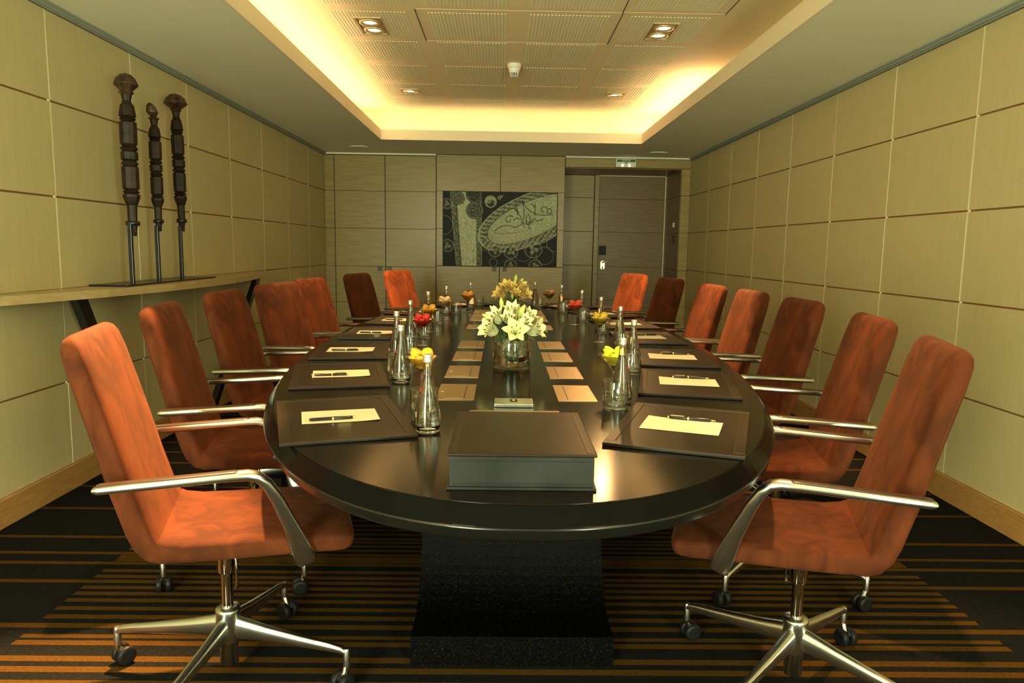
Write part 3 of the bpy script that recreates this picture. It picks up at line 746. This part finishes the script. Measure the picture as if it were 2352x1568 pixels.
def thing_leg(parent, a):
    ca, sa = math.cos(a), math.sin(a)
    pt = lambda r, z, q=0: (r*ca - q*sa, r*sa + q*ca, z)
    m = MB()
    prof = [(.015, .175, .017, .036), (.05, .170, .017, .032), (.12, .160, .015, .025), (.22, .147, .013, .019), (.31, .136, .011, .014), (.346, .131, .0105, .012), (.360, .124, .0105, .0105)]
    R = []
    for r, z, w, h in prof:
        R.append([pt(r, z - .012 + v, u) for u, v in rrect(w, h, 2.6, 12)])
    R.append([pt(.369 + .0105*math.cos(t), .098, .0105*math.sin(t)) for t in [2*PI*(k + .5)/12 for k in range(12)]]) if False else None
    m.rings([r for r in R if r])
    m.lathe([(.0105, .066), (.0105, .118), (.008, .124)], 12, pt(.362, 0))
    leg = m.build('leg', M['alu'], parent)
    t = a + 1.1
    ct, st = math.cos(t), math.sin(t)
    cx, cy, _ = pt(.362, 0)
    wx, wy = cx - .016*ct, cy - .016*st
    f = MB(); f.tube([(cx, cy, .072), (cx - .004*ct, cy - .004*st, .058), (wx, wy, .030)], [.010, .011, .009], 8)
    f.build('caster_fork', M['chrome'], leg)
    for s_ in (-1, 1):
        w = MB(); R = []
        for q, r in ((.006, .020), (.007, .026), (.011, .0285), (.021, .0285), (.026, .025), (.0265, .018)):
            R.append([(wx - st*q*s_ + r*math.cos(b)*ct, wy + ct*q*s_ + r*math.cos(b)*st, .029 + r*math.sin(b)) for b in [2*PI*k/18 for k in range(18)]])
        w.rings(R).build('caster_wheel', M['rubber'], leg)
    return leg
CH = [('left', 1, -.794, 2.019, 16.2, -25), ('left', 2, -.979, 2.798, 10.4, 36), ('left', 3, -1.059, 3.582, -1.1, 20), ('left', 4, -1.062, 4.318, -16, 50), ('left', 5, -1.040, 5.03, -12, 10), ('left', 6, -.920, 6.031, -15.9, 30), ('left', 7, -.745, 6.97, -26.6, 60),
      ('right', 1, .872, 1.983, 161.9, -119), ('right', 2, 1.073, 2.714, 168.9, -124), ('right', 3, 1.178, 3.556, 180.3, 20), ('right', 4, 1.185, 4.29, 182.4, 50), ('right', 5, 1.150, 4.97, 185, 10), ('right', 6, 1.116, 6.01, 193.3, 30), ('right', 7, .998, 6.929, 201.4, 70)]
ORD = {1: 'nearest', 2: 'second', 3: 'third', 4: 'fourth', 5: 'fifth', 6: 'sixth', 7: 'farthest'}
def where(side, n):
    return ('%s from the camera on the %s side' % ({2: 'second', 3: 'third', 4: 'fourth', 5: 'fifth', 6: 'sixth'}[n], side)) if n not in (1, 7) else ('%s the camera on the %s side' % ('nearest' if n == 1 else 'farthest from', side))
chair0 = make_chair()
for k, (side, n, x, y, th, br) in enumerate(CH):
    o = chair0 if k == 0 else dup(chair0)
    o.location = (x, y, 0); o.rotation_euler = (0, 0, math.radians(th))
    tag(o, 'rust suede high-back swivel chair, ' + where(side, n) + ' of the table', 'chair', 'conference chairs around the table')
    for c in o.children:
        if c.name.startswith('base_hub'): c.rotation_euler = (0, 0, math.radians(br))

# ------------------------------------------------------------------ things on the table
def folder_set():
    f = thing('desk_blotter', '', 'blotter')
    hx, hy = .188, .285
    MB().bbox(-hx, hx, -hy, hy, 0, .0085, .0025).build('board', M['leather'], f)
    rim = MB(); w = .030; z0, z1 = .0085, .0100
    rim.bbox(-hx, hx, -hy, -hy + w, z0 - .004, z1, .0016); rim.bbox(-hx, hx, hy - w, hy, z0 - .004, z1, .0012)
    rim.bbox(-hx, -hx + w, -hy + w, hy - w, z0 - .004, z1, .0012); rim.bbox(hx - w, hx, -hy + w, hy - w, z0 - .004, z1, .0012)
    rim.build('rim', M['leather_edge'], f)
    return f
def sheet():
    n = 10; R = []
    g = MB(); vs = []
    for i in range(n + 1):
        u = i/n
        for j in range(n + 1):
            v = j/n
            z = .0007 + .006*max(0, u - .72)**1.4*3*(1 - v)
            vs.append((-.1150 + .23*u, -.0825 + .165*v, z))
    fs = [(i*(n+1) + j, (i+1)*(n+1) + j, (i+1)*(n+1) + j + 1, i*(n+1) + j + 1) for i in range(n) for j in range(n)]
    g.add(vs, fs, True); g.add([(x, y, z - .0007) for x, y, z in vs], [f[::-1] for f in fs], True)
    return g
def pen():
    p = thing('ballpoint_pen', '', 'pen')
    MB().tube([(0, -.064, 0), (0, -.058, 0), (0, .004, 0)], [.0030, .0048, .0052], 10).build('barrel', M['pen'], p)
    MB().tube([(0, .008, 0), (0, .062, 0), (0, .066, 0)], [.0054, .0050, .0035], 10).build('cap', M['pen'], p)
    g = MB(); g.tube([(0, .004, 0), (0, .009, 0)], [.0060, .0060], 10); g.tube([(0, -.076, 0), (0, -.066, 0), (0, -.062, 0)], [.0012, .0022, .0034], 8); g.tube([(0, .066, 0), (0, .070, 0)], [.0045, .0040], 10)
    g.build('gold_trim', M['gold'], p)
    MB().box(-.0012, .0012, .020, .062, .0052, .0072).build('clip', M['gold'], p)
    return p
BL = [('left', 1, -.498, 2.214, 18), ('left', 2, -.672, 2.970, 13), ('left', 3, -.762, 3.680, 8), ('left', 4, -.765, 4.44, 2), ('left', 5, -.735, 5.235, -6), ('left', 6, -.69, 5.96, -16), ('left', 7, -.40, 6.78, -50),
      ('right', 1, .555, 2.140, 160), ('right', 2, .754, 2.880, 168), ('right', 3, .860, 3.57, 173), ('right', 4, .885, 4.38, 180), ('right', 5, .88, 5.18, 186), ('right', 6, .815, 5.96, 195), ('right', 7, .58, 6.72, 222)]
fold0, pen0 = folder_set(), pen(); sheet_me = sheet().mesh('note_sheet', M['paper'])
for k, (side, n, x, y, th) in enumerate(BL):
    x *= K; y *= K
    a = math.radians(th); ca, sa = math.cos(a), math.sin(a)
    f = fold0 if k == 0 else dup(fold0); f.location = (x, y, TZ + .0005); f.rotation_euler = (0, 0, a); f.scale = (K, K, K)
    tag(f, 'dark brown leather desk blotter, ' + where(side, n) + ' of the table', 'blotter', 'leather blotters at the seats')
    dx = random.uniform(-.008, .008)
    s_ = link('note_sheet', sheet_me, None, (x + dx*ca, y + dx*sa, TZ + .0006 + .0093*K), (0, 0, a + random.uniform(-.05, .05))); s_.scale = (K, K, K)
    tag(s_, 'cream note sheet on the leather blotter, ' + where(side, n), 'paper', 'note sheets on the blotters')
    p = pen0 if k == 0 else dup(pen0)
    # the pen lies along the long edge of the sheet, on the sitter's right, tip towards the sitter
    lx, ly = (-.035, -.052) if side == 'left' else (-.015, -.074)
    lx *= K; ly *= K; p.scale = (K, K, K)
    p.location = (x + lx*ca - ly*sa, y + lx*sa + ly*ca, TZ + .0165*K)
    p.rotation_euler = (0, 0, a - PI/2 + random.uniform(-.03, .03))
    tag(p, 'black gold-trimmed pen on the sheet, ' + where(side, n), 'pen', 'pens on the note sheets')

def bottle():
    b = thing('water_bottle', '', 'bottle')
    out = [(.004, .0035), (.026, .002), (.0315, .0), (.0355, .003), (.0378, .010), (.0385, .022), (.0383, .045), (.0362, .066), (.0315, .092), (.0246, .120), (.0182, .148), (.0143, .170), (.0125, .188), (.0120, .205), (.0128, .208), (.0128, .213), (.0112, .214)]
    inn = [(.0085, .214), (.0092, .205), (.0098, .188), (.0113, .170), (.0152, .148), (.0216, .120), (.0285, .092), (.0333, .066), (.0354, .045), (.0356, .022), (.0346, .012), (.029, .008), (.002, .0085)]
    MB().lathe(out + inn, 32, cap0=True, cap1=True).build('glass_body', M['glass'], b)
    wt = [(.001, .0087), (.0288, .0082), (.0344, .0122), (.0354, .022), (.0352, .045), (.0331, .066), (.0283, .092), (.0214, .120), (.0150, .148), (.0113, .168), (.0005, .168)]
    MB().lathe(wt, 32).build('water', M['water'], b)
    cp = [(.0105, .2145), (.0138, .2065), (.0142, .209), (.0142, .2125), (.0137, .2132), (.0142, .214), (.0142, .218), (.0137, .2187), (.0142, .2195), (.0142, .2255), (.0125, .2285), (.001, .2288)]
    MB().lathe(cp[1:], 28, cap0=False).build('screw_cap', M['cap'], b)
    r = MB(); vs = []
    for z, rr in ((.121, .0247), (.132, .0222)):
        for q in range(4): t = math.radians(205 + q*7); vs.append((rr*math.cos(t), rr*math.sin(t), z))
    r.add(vs, [(q, q + 1, q + 5, q + 4) for q in range(3)]); r.build('red_mark', M['red_label'], b)
    return b
def tumbler():
    return MB().lathe([(.002, .0), (.038, .0), (.0405, .002), (.0415, .008), (.0432, .040), (.0438, .098), (.0432, .0995), (.0422, .099), (.0416, .040), (.0392, .019), (.034, .0165), (.002, .016)], 36)
BO = {'L1': (-.213, 2.075), 'L2': (-.398, 2.848), 'L3': (-.504, 3.462), 'L4': (-.529, 4.18), 'L5': (-.512, 5.03), 'L6': (-.445, 5.80), 'L7': (-.279, 6.42),
      'R1': (.428, 2.52), 'R2': (.589, 3.19), 'R3': (.652, 3.948), 'R4': (.651, 4.73), 'R5': (.605, 5.461), 'R6': (.514, 6.22), 'R7': (.305, 6.66)}
GL = {'L1': (-.238, 2.215), 'L2': (-.425, 2.940), 'L3': (-.455, 3.555), 'L4': (-.455, 4.25), 'L5': (-.455, 5.11), 'L6': (-.372, 5.90), 'L7': (-.205, 6.50),
      'R1': (.388, 2.395), 'R2': (.560, 3.085), 'R3': (.645, 3.83), 'R4': (.655, 4.615), 'R5': (.610, 5.34), 'R6': (.522, 6.10), 'R7': (.345, 6.56)}
bot0 = bottle(); tum_me = tumbler().mesh('tumbler', M['thin_glass'])
for k, key in enumerate(BO):
    side = {'L': 'left', 'R': 'right'}[key[0]]; n = int(key[1])
    b = bot0 if k == 0 else dup(bot0); b.location = (BO[key][0]*K, BO[key][1]*K, TZ + .0004); b.scale = (K, K, K)
    b.rotation_euler = (0, 0, 0 if side == 'left' else 1.9)
    tag(b, 'glass water bottle with silver screw cap, ' + where(side, n), 'bottle', 'water bottles along the table')
    g = link('tumbler', tum_me, None, (GL[key][0]*K, GL[key][1]*K, TZ + .0004)); g.scale = (K, K, K)
    tag(g, 'empty glass tumbler beside the water bottle, ' + where(side, n), 'glass', 'tumblers along the table')

def coupe():
    return MB().lathe([(.001, .0022), (.036, .0008), (.037, .0014), (.030, .0030), (.010, .0048), (.0048, .010), (.0036, .030), (.0040, .074), (.0065, .086), (.0602, .1440), (.0606, .1452), (.0594, .1452), (.0060, .0905), (.0005, .0895)], 36)
def macaron(name):
    o = bpy.data.objects.new('macaron', None); C.objects.link(o)
    R = .0215
    top = [(R*.93, .0032), (R, .0042), (R*.985, .0060), (R*.90, .0095), (R*.72, .0118), (R*.4, .0132), (.0006, .0136)]
    MB().lathe(top, 20, cap0=True).build('top_shell', M[name], o)
    MB().lathe([(r, -z) for r, z in top], 20).build('bottom_shell', M[name], o)
    MB().lathe([(R*.84, -.0034), (R*.88, 0), (R*.84, .0034)], 20).build('filling', M[name + '_fill'], o)
    return o
CO = [('mac_yellow', 'yellow', -.287, 2.575, 'nearest coupe on the left'), ('mac_red', 'red', -.432, 3.93, 'second coupe on the left'), ('mac_orange', 'orange', -.462, 4.58, 'third coupe on the left'), ('mac_beige', 'beige', -.425, 5.36, 'fourth coupe on the left'), ('mac_amber', 'amber', -.284, 6.02, 'farthest coupe on the left'),
      ('mac_lime', 'lime yellow', .425, 2.69, 'nearest coupe on the right'), ('mac_olive', 'olive yellow', .572, 4.174, 'second coupe on the right'), ('mac_coral', 'coral red', .522, 5.132, 'third coupe on the right'), ('mac_brown', 'brown', .42, 6.405, 'farthest coupe on the right')]
HEAP = [((-.0262, -.004, .1340), (.10, .80, 0), 'leftmost low one'), ((.0264, -.003, .1335), (.05, -.80, 0), 'rightmost low one'), ((.001, -.0268, .1335), (-.80, .05, .1), 'front low one'),
        ((.000, .001, .1165), (.08, .05, 0), 'lowest one'), ((.002, .0285, .1370), (.80, .1, 0), 'rear one'), ((-.0195, .004, .1600), (.25, .40, .3), 'upper left one'), ((.0215, -.003, .1590), (.55, -.45, .2), 'upper right one')]
cou_me = coupe().mesh('macaron_coupe', M['thin_glass'])
for ci, (mn, cname, x, y, wh) in enumerate(CO):
    x *= K; y *= K
    g = link('stemmed_coupe', cou_me, None, (x, y, TZ + .0004)); g.scale = (K, K, K)
    tag(g, 'stemmed glass coupe holding %s macarons, %s' % (cname, wh), 'coupe', 'macaron coupes along the table')
    m0 = macaron(mn)
    for k, (p, r, nm) in enumerate(HEAP):
        m = m0 if k == 0 else dup(m0)
        m.scale = (K, K, K); m.location = (x + p[0]*K, y + p[1]*K, TZ + p[2]*K); m.rotation_euler = (r[0] + random.uniform(-.12, .12), r[1] + random.uniform(-.1, .1), r[2])
        tag(m, '%s macaron, %s of the heap in the %s' % (cname, nm, wh), 'macaron', '%s macarons in the %s' % (cname, wh))

def plates():
    p0 = thing('table_socket', '', 'socket plate')
    hx, hy = .070, .150
    MB().bbox(-hx, hx, -hy, hy, 0, .0014, .0004).build('frame', M['plate'], p0)
    MB().bbox(-.040, .030, -.125, .125, .0010, .0019, .0003).build('lid', M['plate'], p0)
    MB().box(.0318, .0350, -.128, .128, .0010, .0017).build('finger_slot', M['dark_slot'], p0)
    MB().box(-.058, -.047, -.006, .006, .0010, .0020).build('latch', M['steel'], p0)
    ys = [2.665, 3.115, 3.575, 4.02, 4.94, 5.47, 5.80, 6.13]
    k = 0
    for si, (side, x) in enumerate((('left', -.165), ('right', .275))):
        for n, y in enumerate(ys):
            p = p0 if k == 0 else dup(p0); k += 1
            p.location = (x*K, y*K, TZ + .0004); p.rotation_euler = (0, 0, 0 if side == 'left' else PI)
            p.scale = (K, K*(.85 if n >= 4 else 1), K)
            tag(p, 'champagne metal socket plate in the table top, %s in the %s row' % (['nearest', 'second nearest', 'third nearest', 'fourth nearest', 'fifth nearest', 'sixth nearest', 'seventh nearest', 'farthest'][n], side), 'socket plate', 'socket plates in the table top')
plates()

def desk_items():
    o = thing('leather_binder', 'thick black leather binder lying at the near end of the table', 'binder', (.0495*K, 1.77*K, TZ + .0004)); o.scale = (K, K, K)
    hx, hy = .168, .212
    MB().bbox(-hx, hx, -hy, hy, 0, .006, .002).build('bottom_cover', M['leather_black'], o)
    MB().bbox(-hx + .006, hx - .006, -hy + .004, hy - .006, .0062, .0758, .003).build('spine_block', M['leather_black'], o)
    top = MB().bbox(-hx, hx, -hy, hy, .0765, .083, .0025).build('top_cover', M['leather'], o)
    for xx in (-hx + .012, hx - .022): MB().bbox(xx, xx + .010, -hy + .012, hy - .012, .0825, .0838, .0005).build('tooled_border', M['leather_edge'], top)
    st = MB()
    for z in (.015, .066):
        for k in range(60):
            x = -.150 + .300*k/59; st.box(x - .0016, x + .0016, -hy + .0033, -hy + .0042, z - .0008, z + .0008)
    q = st.build('stitching', M['rubber'], o); q['kind'] = 'stuff'
    o = thing('table_remote', 'flat silver control box with a red light in the middle of the table', 'remote', (.045*K, 2.455*K, TZ + .0004)); o.scale = (K, K, K)
    MB().bbox(-.066, .066, -.05, .05, 0, .012, .002).build('case', M['steel'], o)
    MB().box(-.013, .013, -.012, .030, .0118, .0128).build('window', M['rubber'], o)
    MB().lathe([(.0045, .0126), (.004, .0150), (.001, .0158)], 12, (0, .008, 0)).build('led', M['led'], o)
    o = thing('cable_flap', 'slim brass cable flap in the table top behind the leather binder', 'cable flap', (.046*K, 2.275*K, TZ + .0004)); o.scale = (K, K, K)
    MB().bbox(-.148, .148, -.075, .075, 0, .003, .001).build('flap', M['plate'], o)
    MB().box(-.12, .12, -.004, .004, .0028, .0036).build('finger_slot', M['dark_slot'], o)
desk_items()

# ------------------------------------------------------------------ lilies
def petal_mesh(L_, wmax, a0, a1, mtl, seedv=0, cup=.35):
    rnd = random.Random(seedv); nu, nv = 10, 4
    vs = []; r, z = .004, .0; a = a0
    du = L_/nu
    for i in range(nu + 1):
        u = i/nu
        w = wmax*(math.sin(PI*min(1, (u*.93 + .07))**.85)**.75 if u < 1 else 0) + .0008
        for j in range(-nv, nv + 1):
            v = j/nv
            lift = cup*w*v*v + (.08*w*math.cos(v*9) if abs(v) < .2 else 0)
            vs.append((r - math.cos(a)*lift*1.0, w*v, z + math.sin(a)*lift))
        a = a0 + (a1 - a0)*(u**1.1)
        r += du*math.sin(a); z += du*math.cos(a)
    m = 2*nv + 1
    fs = [(i*m + j, (i+1)*m + j, (i+1)*m + j + 1, i*m + j + 1) for i in range(nu) for j in range(m - 1)]
    b = MB(); b.add(vs, fs, True)
    return b.mesh('petal', mtl)
PET = {}
def lily(kind, label, loc, axis, L_, openness, seedv, vase, group, stem_to):
    key = 'petal_warm' if kind == 'far' else 'petal'
    o = bpy.data.objects.new('lily_bloom', None); C.objects.link(o); o.location = loc
    ax = Vector(axis).normalized(); qt = ax.to_track_quat('Z', 'Y')
    o.rotation_mode = 'QUATERNION'; o.rotation_quaternion = qt
    tag(o, label, 'lily', group)
    a1 = math.radians(openness)
    kk = (key, round(L_, 3), openness)
    if kk not in PET:
        PET[kk] = (petal_mesh(L_, L_*.30, math.radians(12), a1, M[key], seedv), petal_mesh(L_*.97, L_*.225, math.radians(16), a1*1.05, M[key], seedv + 1))
    for k in range(6):
        p = link('petal', PET[kk][k % 2], o)
        p.rotation_euler = (0, random.uniform(-.08, .08), k*PI/3 + random.uniform(-.08, .08))
    s_ = MB(); t = MB()
    for k in range(6):
        b = k*PI/3 + .4; e = (.017*math.cos(b)*L_/.085, .017*math.sin(b)*L_/.085, L_*.60)
        s_.tube([(.002*math.cos(b), .002*math.sin(b), .004), (e[0]*.6, e[1]*.6, L_*.35), e], .0009, 5)
        t.tube([(e[0]*1.0, e[1]*1.0, e[2] - .007), (e[0]*1.08, e[1]*1.08, e[2] + .007)], [.0018, .0018], 6)
    s_.tube([(0, 0, .003), (0, 0, L_*.72)], [.0014, .002], 6)
    s_.build('filaments', M['filament'], o); t.build('anthers', M['anther'], o)
    inv = qt.inverted()
    d = inv @ (Vector(stem_to) - Vector(loc))
    st = MB(); st.tube([(0, 0, .008), (0, 0, -.02), tuple(Vector((0, 0, -.02)).lerp(d, .35)), tuple(d)], [.006, .0035, .003, .003], 8)
    st.build('stem', M['stem'], o)
    return o
def bud(label, loc, axis, L_, vase, group, stem_to, mtl='bud'):
    o = bpy.data.objects.new('lily_bud', None); C.objects.link(o); o.location = loc
    qt = Vector(axis).normalized().to_track_quat('Z', 'Y'); o.rotation_mode = 'QUATERNION'; o.rotation_quaternion = qt
    tag(o, label, 'lily bud', group)
    b = MB(); R = []
    for t in [0, .08, .2, .4, .6, .8, .92, 1]:
        r = L_*.19*(math.sin(PI*(t*.92 + .06))**.8)
        R.append([(r*(1 + .10*math.cos(3*a))*math.cos(a), r*(1 + .10*math.cos(3*a))*math.sin(a), t*L_) for a in [2*PI*k/18 for k in range(18)]])
    b.rings(R).build('bud_head', M[mtl], o)
    d = qt.inverted() @ (Vector(stem_to) - Vector(loc))
    MB().tube([(0, 0, .003), (0, 0, -.015), tuple(Vector((0, 0, -.015)).lerp(d, .4)), tuple(d)], [.004, .003, .0028, .0028], 7).build('stem', M['stem'], o)
    return o
def vase(label, cx, cy, r, h, far):
    v = thing('glass_vase', label, 'vase', (cx, cy, TZ + .0004))
    MB().lathe([(.002, 0), (r - .004, 0), (r, .004), (r, h - .001), (r - .001, h), (r - .0045, h), (r - .005, .014), (r - .01, .011), (.002, .011)], 48).build('glass_body', M['thin_glass'], v)
    MB().lathe([(.001, .0115), (r - .0105, .0115), (r - .0056, .0145), (r - .0056, h*.36), (.001, h*.36)], 40).build('water', M['water'], v)
    g = MB(); rn = random.Random(int(cy*10))
    for k in range(80):
        a = rn.uniform(0, 2*PI); q = rn.uniform(0, r - .02); z = rn.uniform(h*.38, h*.86); s_ = rn.uniform(.008, .015)
        bm = bmesh.new(); bmesh.ops.create_icosphere(bm, subdivisions=1, radius=s_)
        for w in bm.verts: w.co *= rn.uniform(.7, 1.2)
        bm.verts.index_update(); c = (q*math.cos(a), q*math.sin(a), z)
        g.add([(w.co.x + c[0], w.co.y + c[1], w.co.z + c[2]) for w in bm.verts], [[w.index for w in f.verts] for f in bm.faces]); bm.free()
    q = g.build('gel_beads', M['gel'], v); q['kind'] = 'stuff'
    pb = MB()
    for k in range(16):
        a = rn.uniform(0, 2*PI); q = rn.uniform(0, r - .018); s_ = rn.uniform(.004, .008)
        bm = bmesh.new(); bmesh.ops.create_icosphere(bm, subdivisions=1, radius=s_); bm.verts.index_update()
        pb.add([(w.co.x*1.5 + q*math.cos(a), w.co.y + q*math.sin(a), w.co.z*.7 + .0175) for w in bm.verts], [[w.index for w in f.verts] for f in bm.faces]); bm.free()
    q = pb.build('pebbles', M['pebble'], v); q['kind'] = 'stuff'
    return v
def leaf_thing(label, loc, axis, L_, group):
    o = MB()
    n = 8; vs = []
    ax = Vector(axis).normalized(); sd = ax.cross(Vector((0, 0, 1))).normalized()
    for i in range(n + 1):
        t = i/n; p = Vector(loc) + ax*L_*t + Vector((0, 0, -.03*t*t)); w = .013*math.sin(PI*(t*.94 + .05))
        for s_ in (-1, 0, 1): vs.append(tuple(p + sd*w*s_ + Vector((0, 0, -.002*(s_ == 0)))))
    o.add(vs, [(i*3 + j, (i+1)*3 + j, (i+1)*3 + j + 1, i*3 + j + 1) for i in range(n) for j in range(2)], True)
    return tag(o.build('lily_leaf', M['leaf']), label, 'leaf', group)
def bouquet(which, cx, cy, r, h, sc):
    far = which == 'far'
    v = vase('clear glass cylinder vase of %s lilies at the %s of the table' % (('golden', 'far end') if far else ('cream', 'middle')), cx, cy, r, h, far)
    gp = 'lilies in the %s vase' % ('far' if far else 'near'); gb = 'lily buds in the %s vase' % ('far' if far else 'near')
    zt = TZ + h
    def st(dx): return (cx + dx*.25, cy + random.uniform(-.02, .02), TZ + .03)
    fl = ([('large open cream lily facing the camera, hanging over the front rim', (.012, -.066, .004), (.05, -.93, .42), .100, 72),
           ('open cream lily leaning left out of the near vase', (-.066, -.045, .008), (-.72, -.55, .36), .094, 62),
           ('cream lily at the upper left of the near vase', (-.050, -.02, .050), (-.50, -.5, .66), .084, 52),
           ('cream lily at the top of the near vase with dark anthers showing', (-.005, -.005, .068), (.0, -.55, .84), .084, 46),
           ('cream lily at the right of the near vase, seen from the side', (.066, -.040, .012), (.82, -.38, .30), .090, 60),
           ('cream lily at the upper right of the near vase', (.050, .0, .050), (.58, -.25, .74), .082, 46),
           ('small half-open cream lily in the middle of the near vase', (-.014, -.045, .050), (-.10, -.72, .70), .070, 40),
           ('cream lily at the back of the near vase', (.01, .045, .045), (.05, .75, .62), .085, 58),
           ('cream lily between the right-hand blooms of the near vase', (.038, -.050, .040), (.40, -.72, .56), .074, 44),
           ('cream lily low at the left rim of the near vase', (-.080, .0, .012), (-.88, .05, .28), .080, 56),
           ('cream lily low at the right rim of the near vase', (.082, .012, .018), (.88, .15, .34), .080, 56)]
          if not far else
          [('golden lily spreading left out of the far vase', (-.055, -.035, .020), (-.74, -.45, .44), .094, 62),
           ('golden lily at the upper left of the far vase', (-.030, -.02, .062), (-.35, -.55, .78), .088, 50),
           ('golden lily in the front middle of the far vase', (.022, -.052, .028), (.12, -.80, .55), .074, 48),
           ('golden lily spreading right out of the far vase', (.060, -.035, .024), (.74, -.50, .42), .090, 60),
           ('golden lily at the upper right of the far vase', (.048, .0, .066), (.45, -.35, .82), .082, 48),
           ('golden lily at the back of the far vase', (.0, .045, .055), (-.05, .70, .68), .085, 55),
           ('golden lily in the middle of the far bunch', (.0, -.030, .062), (-.02, -.70, .74), .078, 46)])
    for i, (lab, p, ax, L_, op) in enumerate(fl):
        lily(which, lab, (cx + p[0]*K, cy + p[1]*K, zt + p[2]*K), ax, L_*sc, op, 11*i + (100 if far else 0), v, gp, st(p[0]))
    bd = ([('slim green bud standing tall at the upper left of the near vase', (-.045, .0, .105), (-.12, 0, 1), .055),
           ('green bud pointing up right in front of the near vase', (.028, -.055, .075), (.38, -.25, .88), .068),
           ('green bud at the far left of the near vase', (-.085, -.02, .060), (-.80, -.2, .45), .058),
           ('pale bud at the left shoulder of the near vase', (-.070, .0, .085), (-.55, -.1, .70), .050),
           ('short blunt bud on top of the near vase', (.012, .01, .115), (.1, -.1, 1), .040)]
          if not far else
          [('tall green bud on top of the far vase', (.022, .0, .115), (.10, 0, 1), .062),
           ('green bud leaning right on top of the far vase', (.045, .01, .11), (.62, 0, .75), .055),
           ('small green bud at the upper left of the far vase', (-.050, .0, .110), (-.4, 0, .9), .040),
           ('pale bud hanging in front of the far vase glass', (.0, -.088, .005), (.02, -.10, .99), .045)])
    for lab, p, ax, L_ in bd:
        bud(lab, (cx + p[0]*K, cy + p[1]*K, zt + p[2]*K), ax, L_*sc, v, gb, st(p[0]))
    names = ['first', 'second', 'third', 'fourth', 'fifth', 'middle', 'seventh', 'eighth', 'ninth', 'tenth', 'last']
    for k in range(11):
        a = -PI/2 + (k - 5)*.36; q = .040 if k % 2 else .058
        leaf_thing('dark green leaf at the %s vase rim, %s counted from the left' % ('far' if far else 'near', names[k]), (cx + q*math.cos(a), cy + q*math.sin(a), zt - .012 + .012*(k % 3)), (math.cos(a), math.sin(a), .35 - .2*(k % 2)), .066, 'lily leaves in the %s vase' % ('far' if far else 'near'))
bouquet('near', .047*K, 3.226*K, .085*K, .158*K, 1.0*K)
bouquet('far', .074*K, 5.32*K, .075*K, .165*K, 1.08*K)
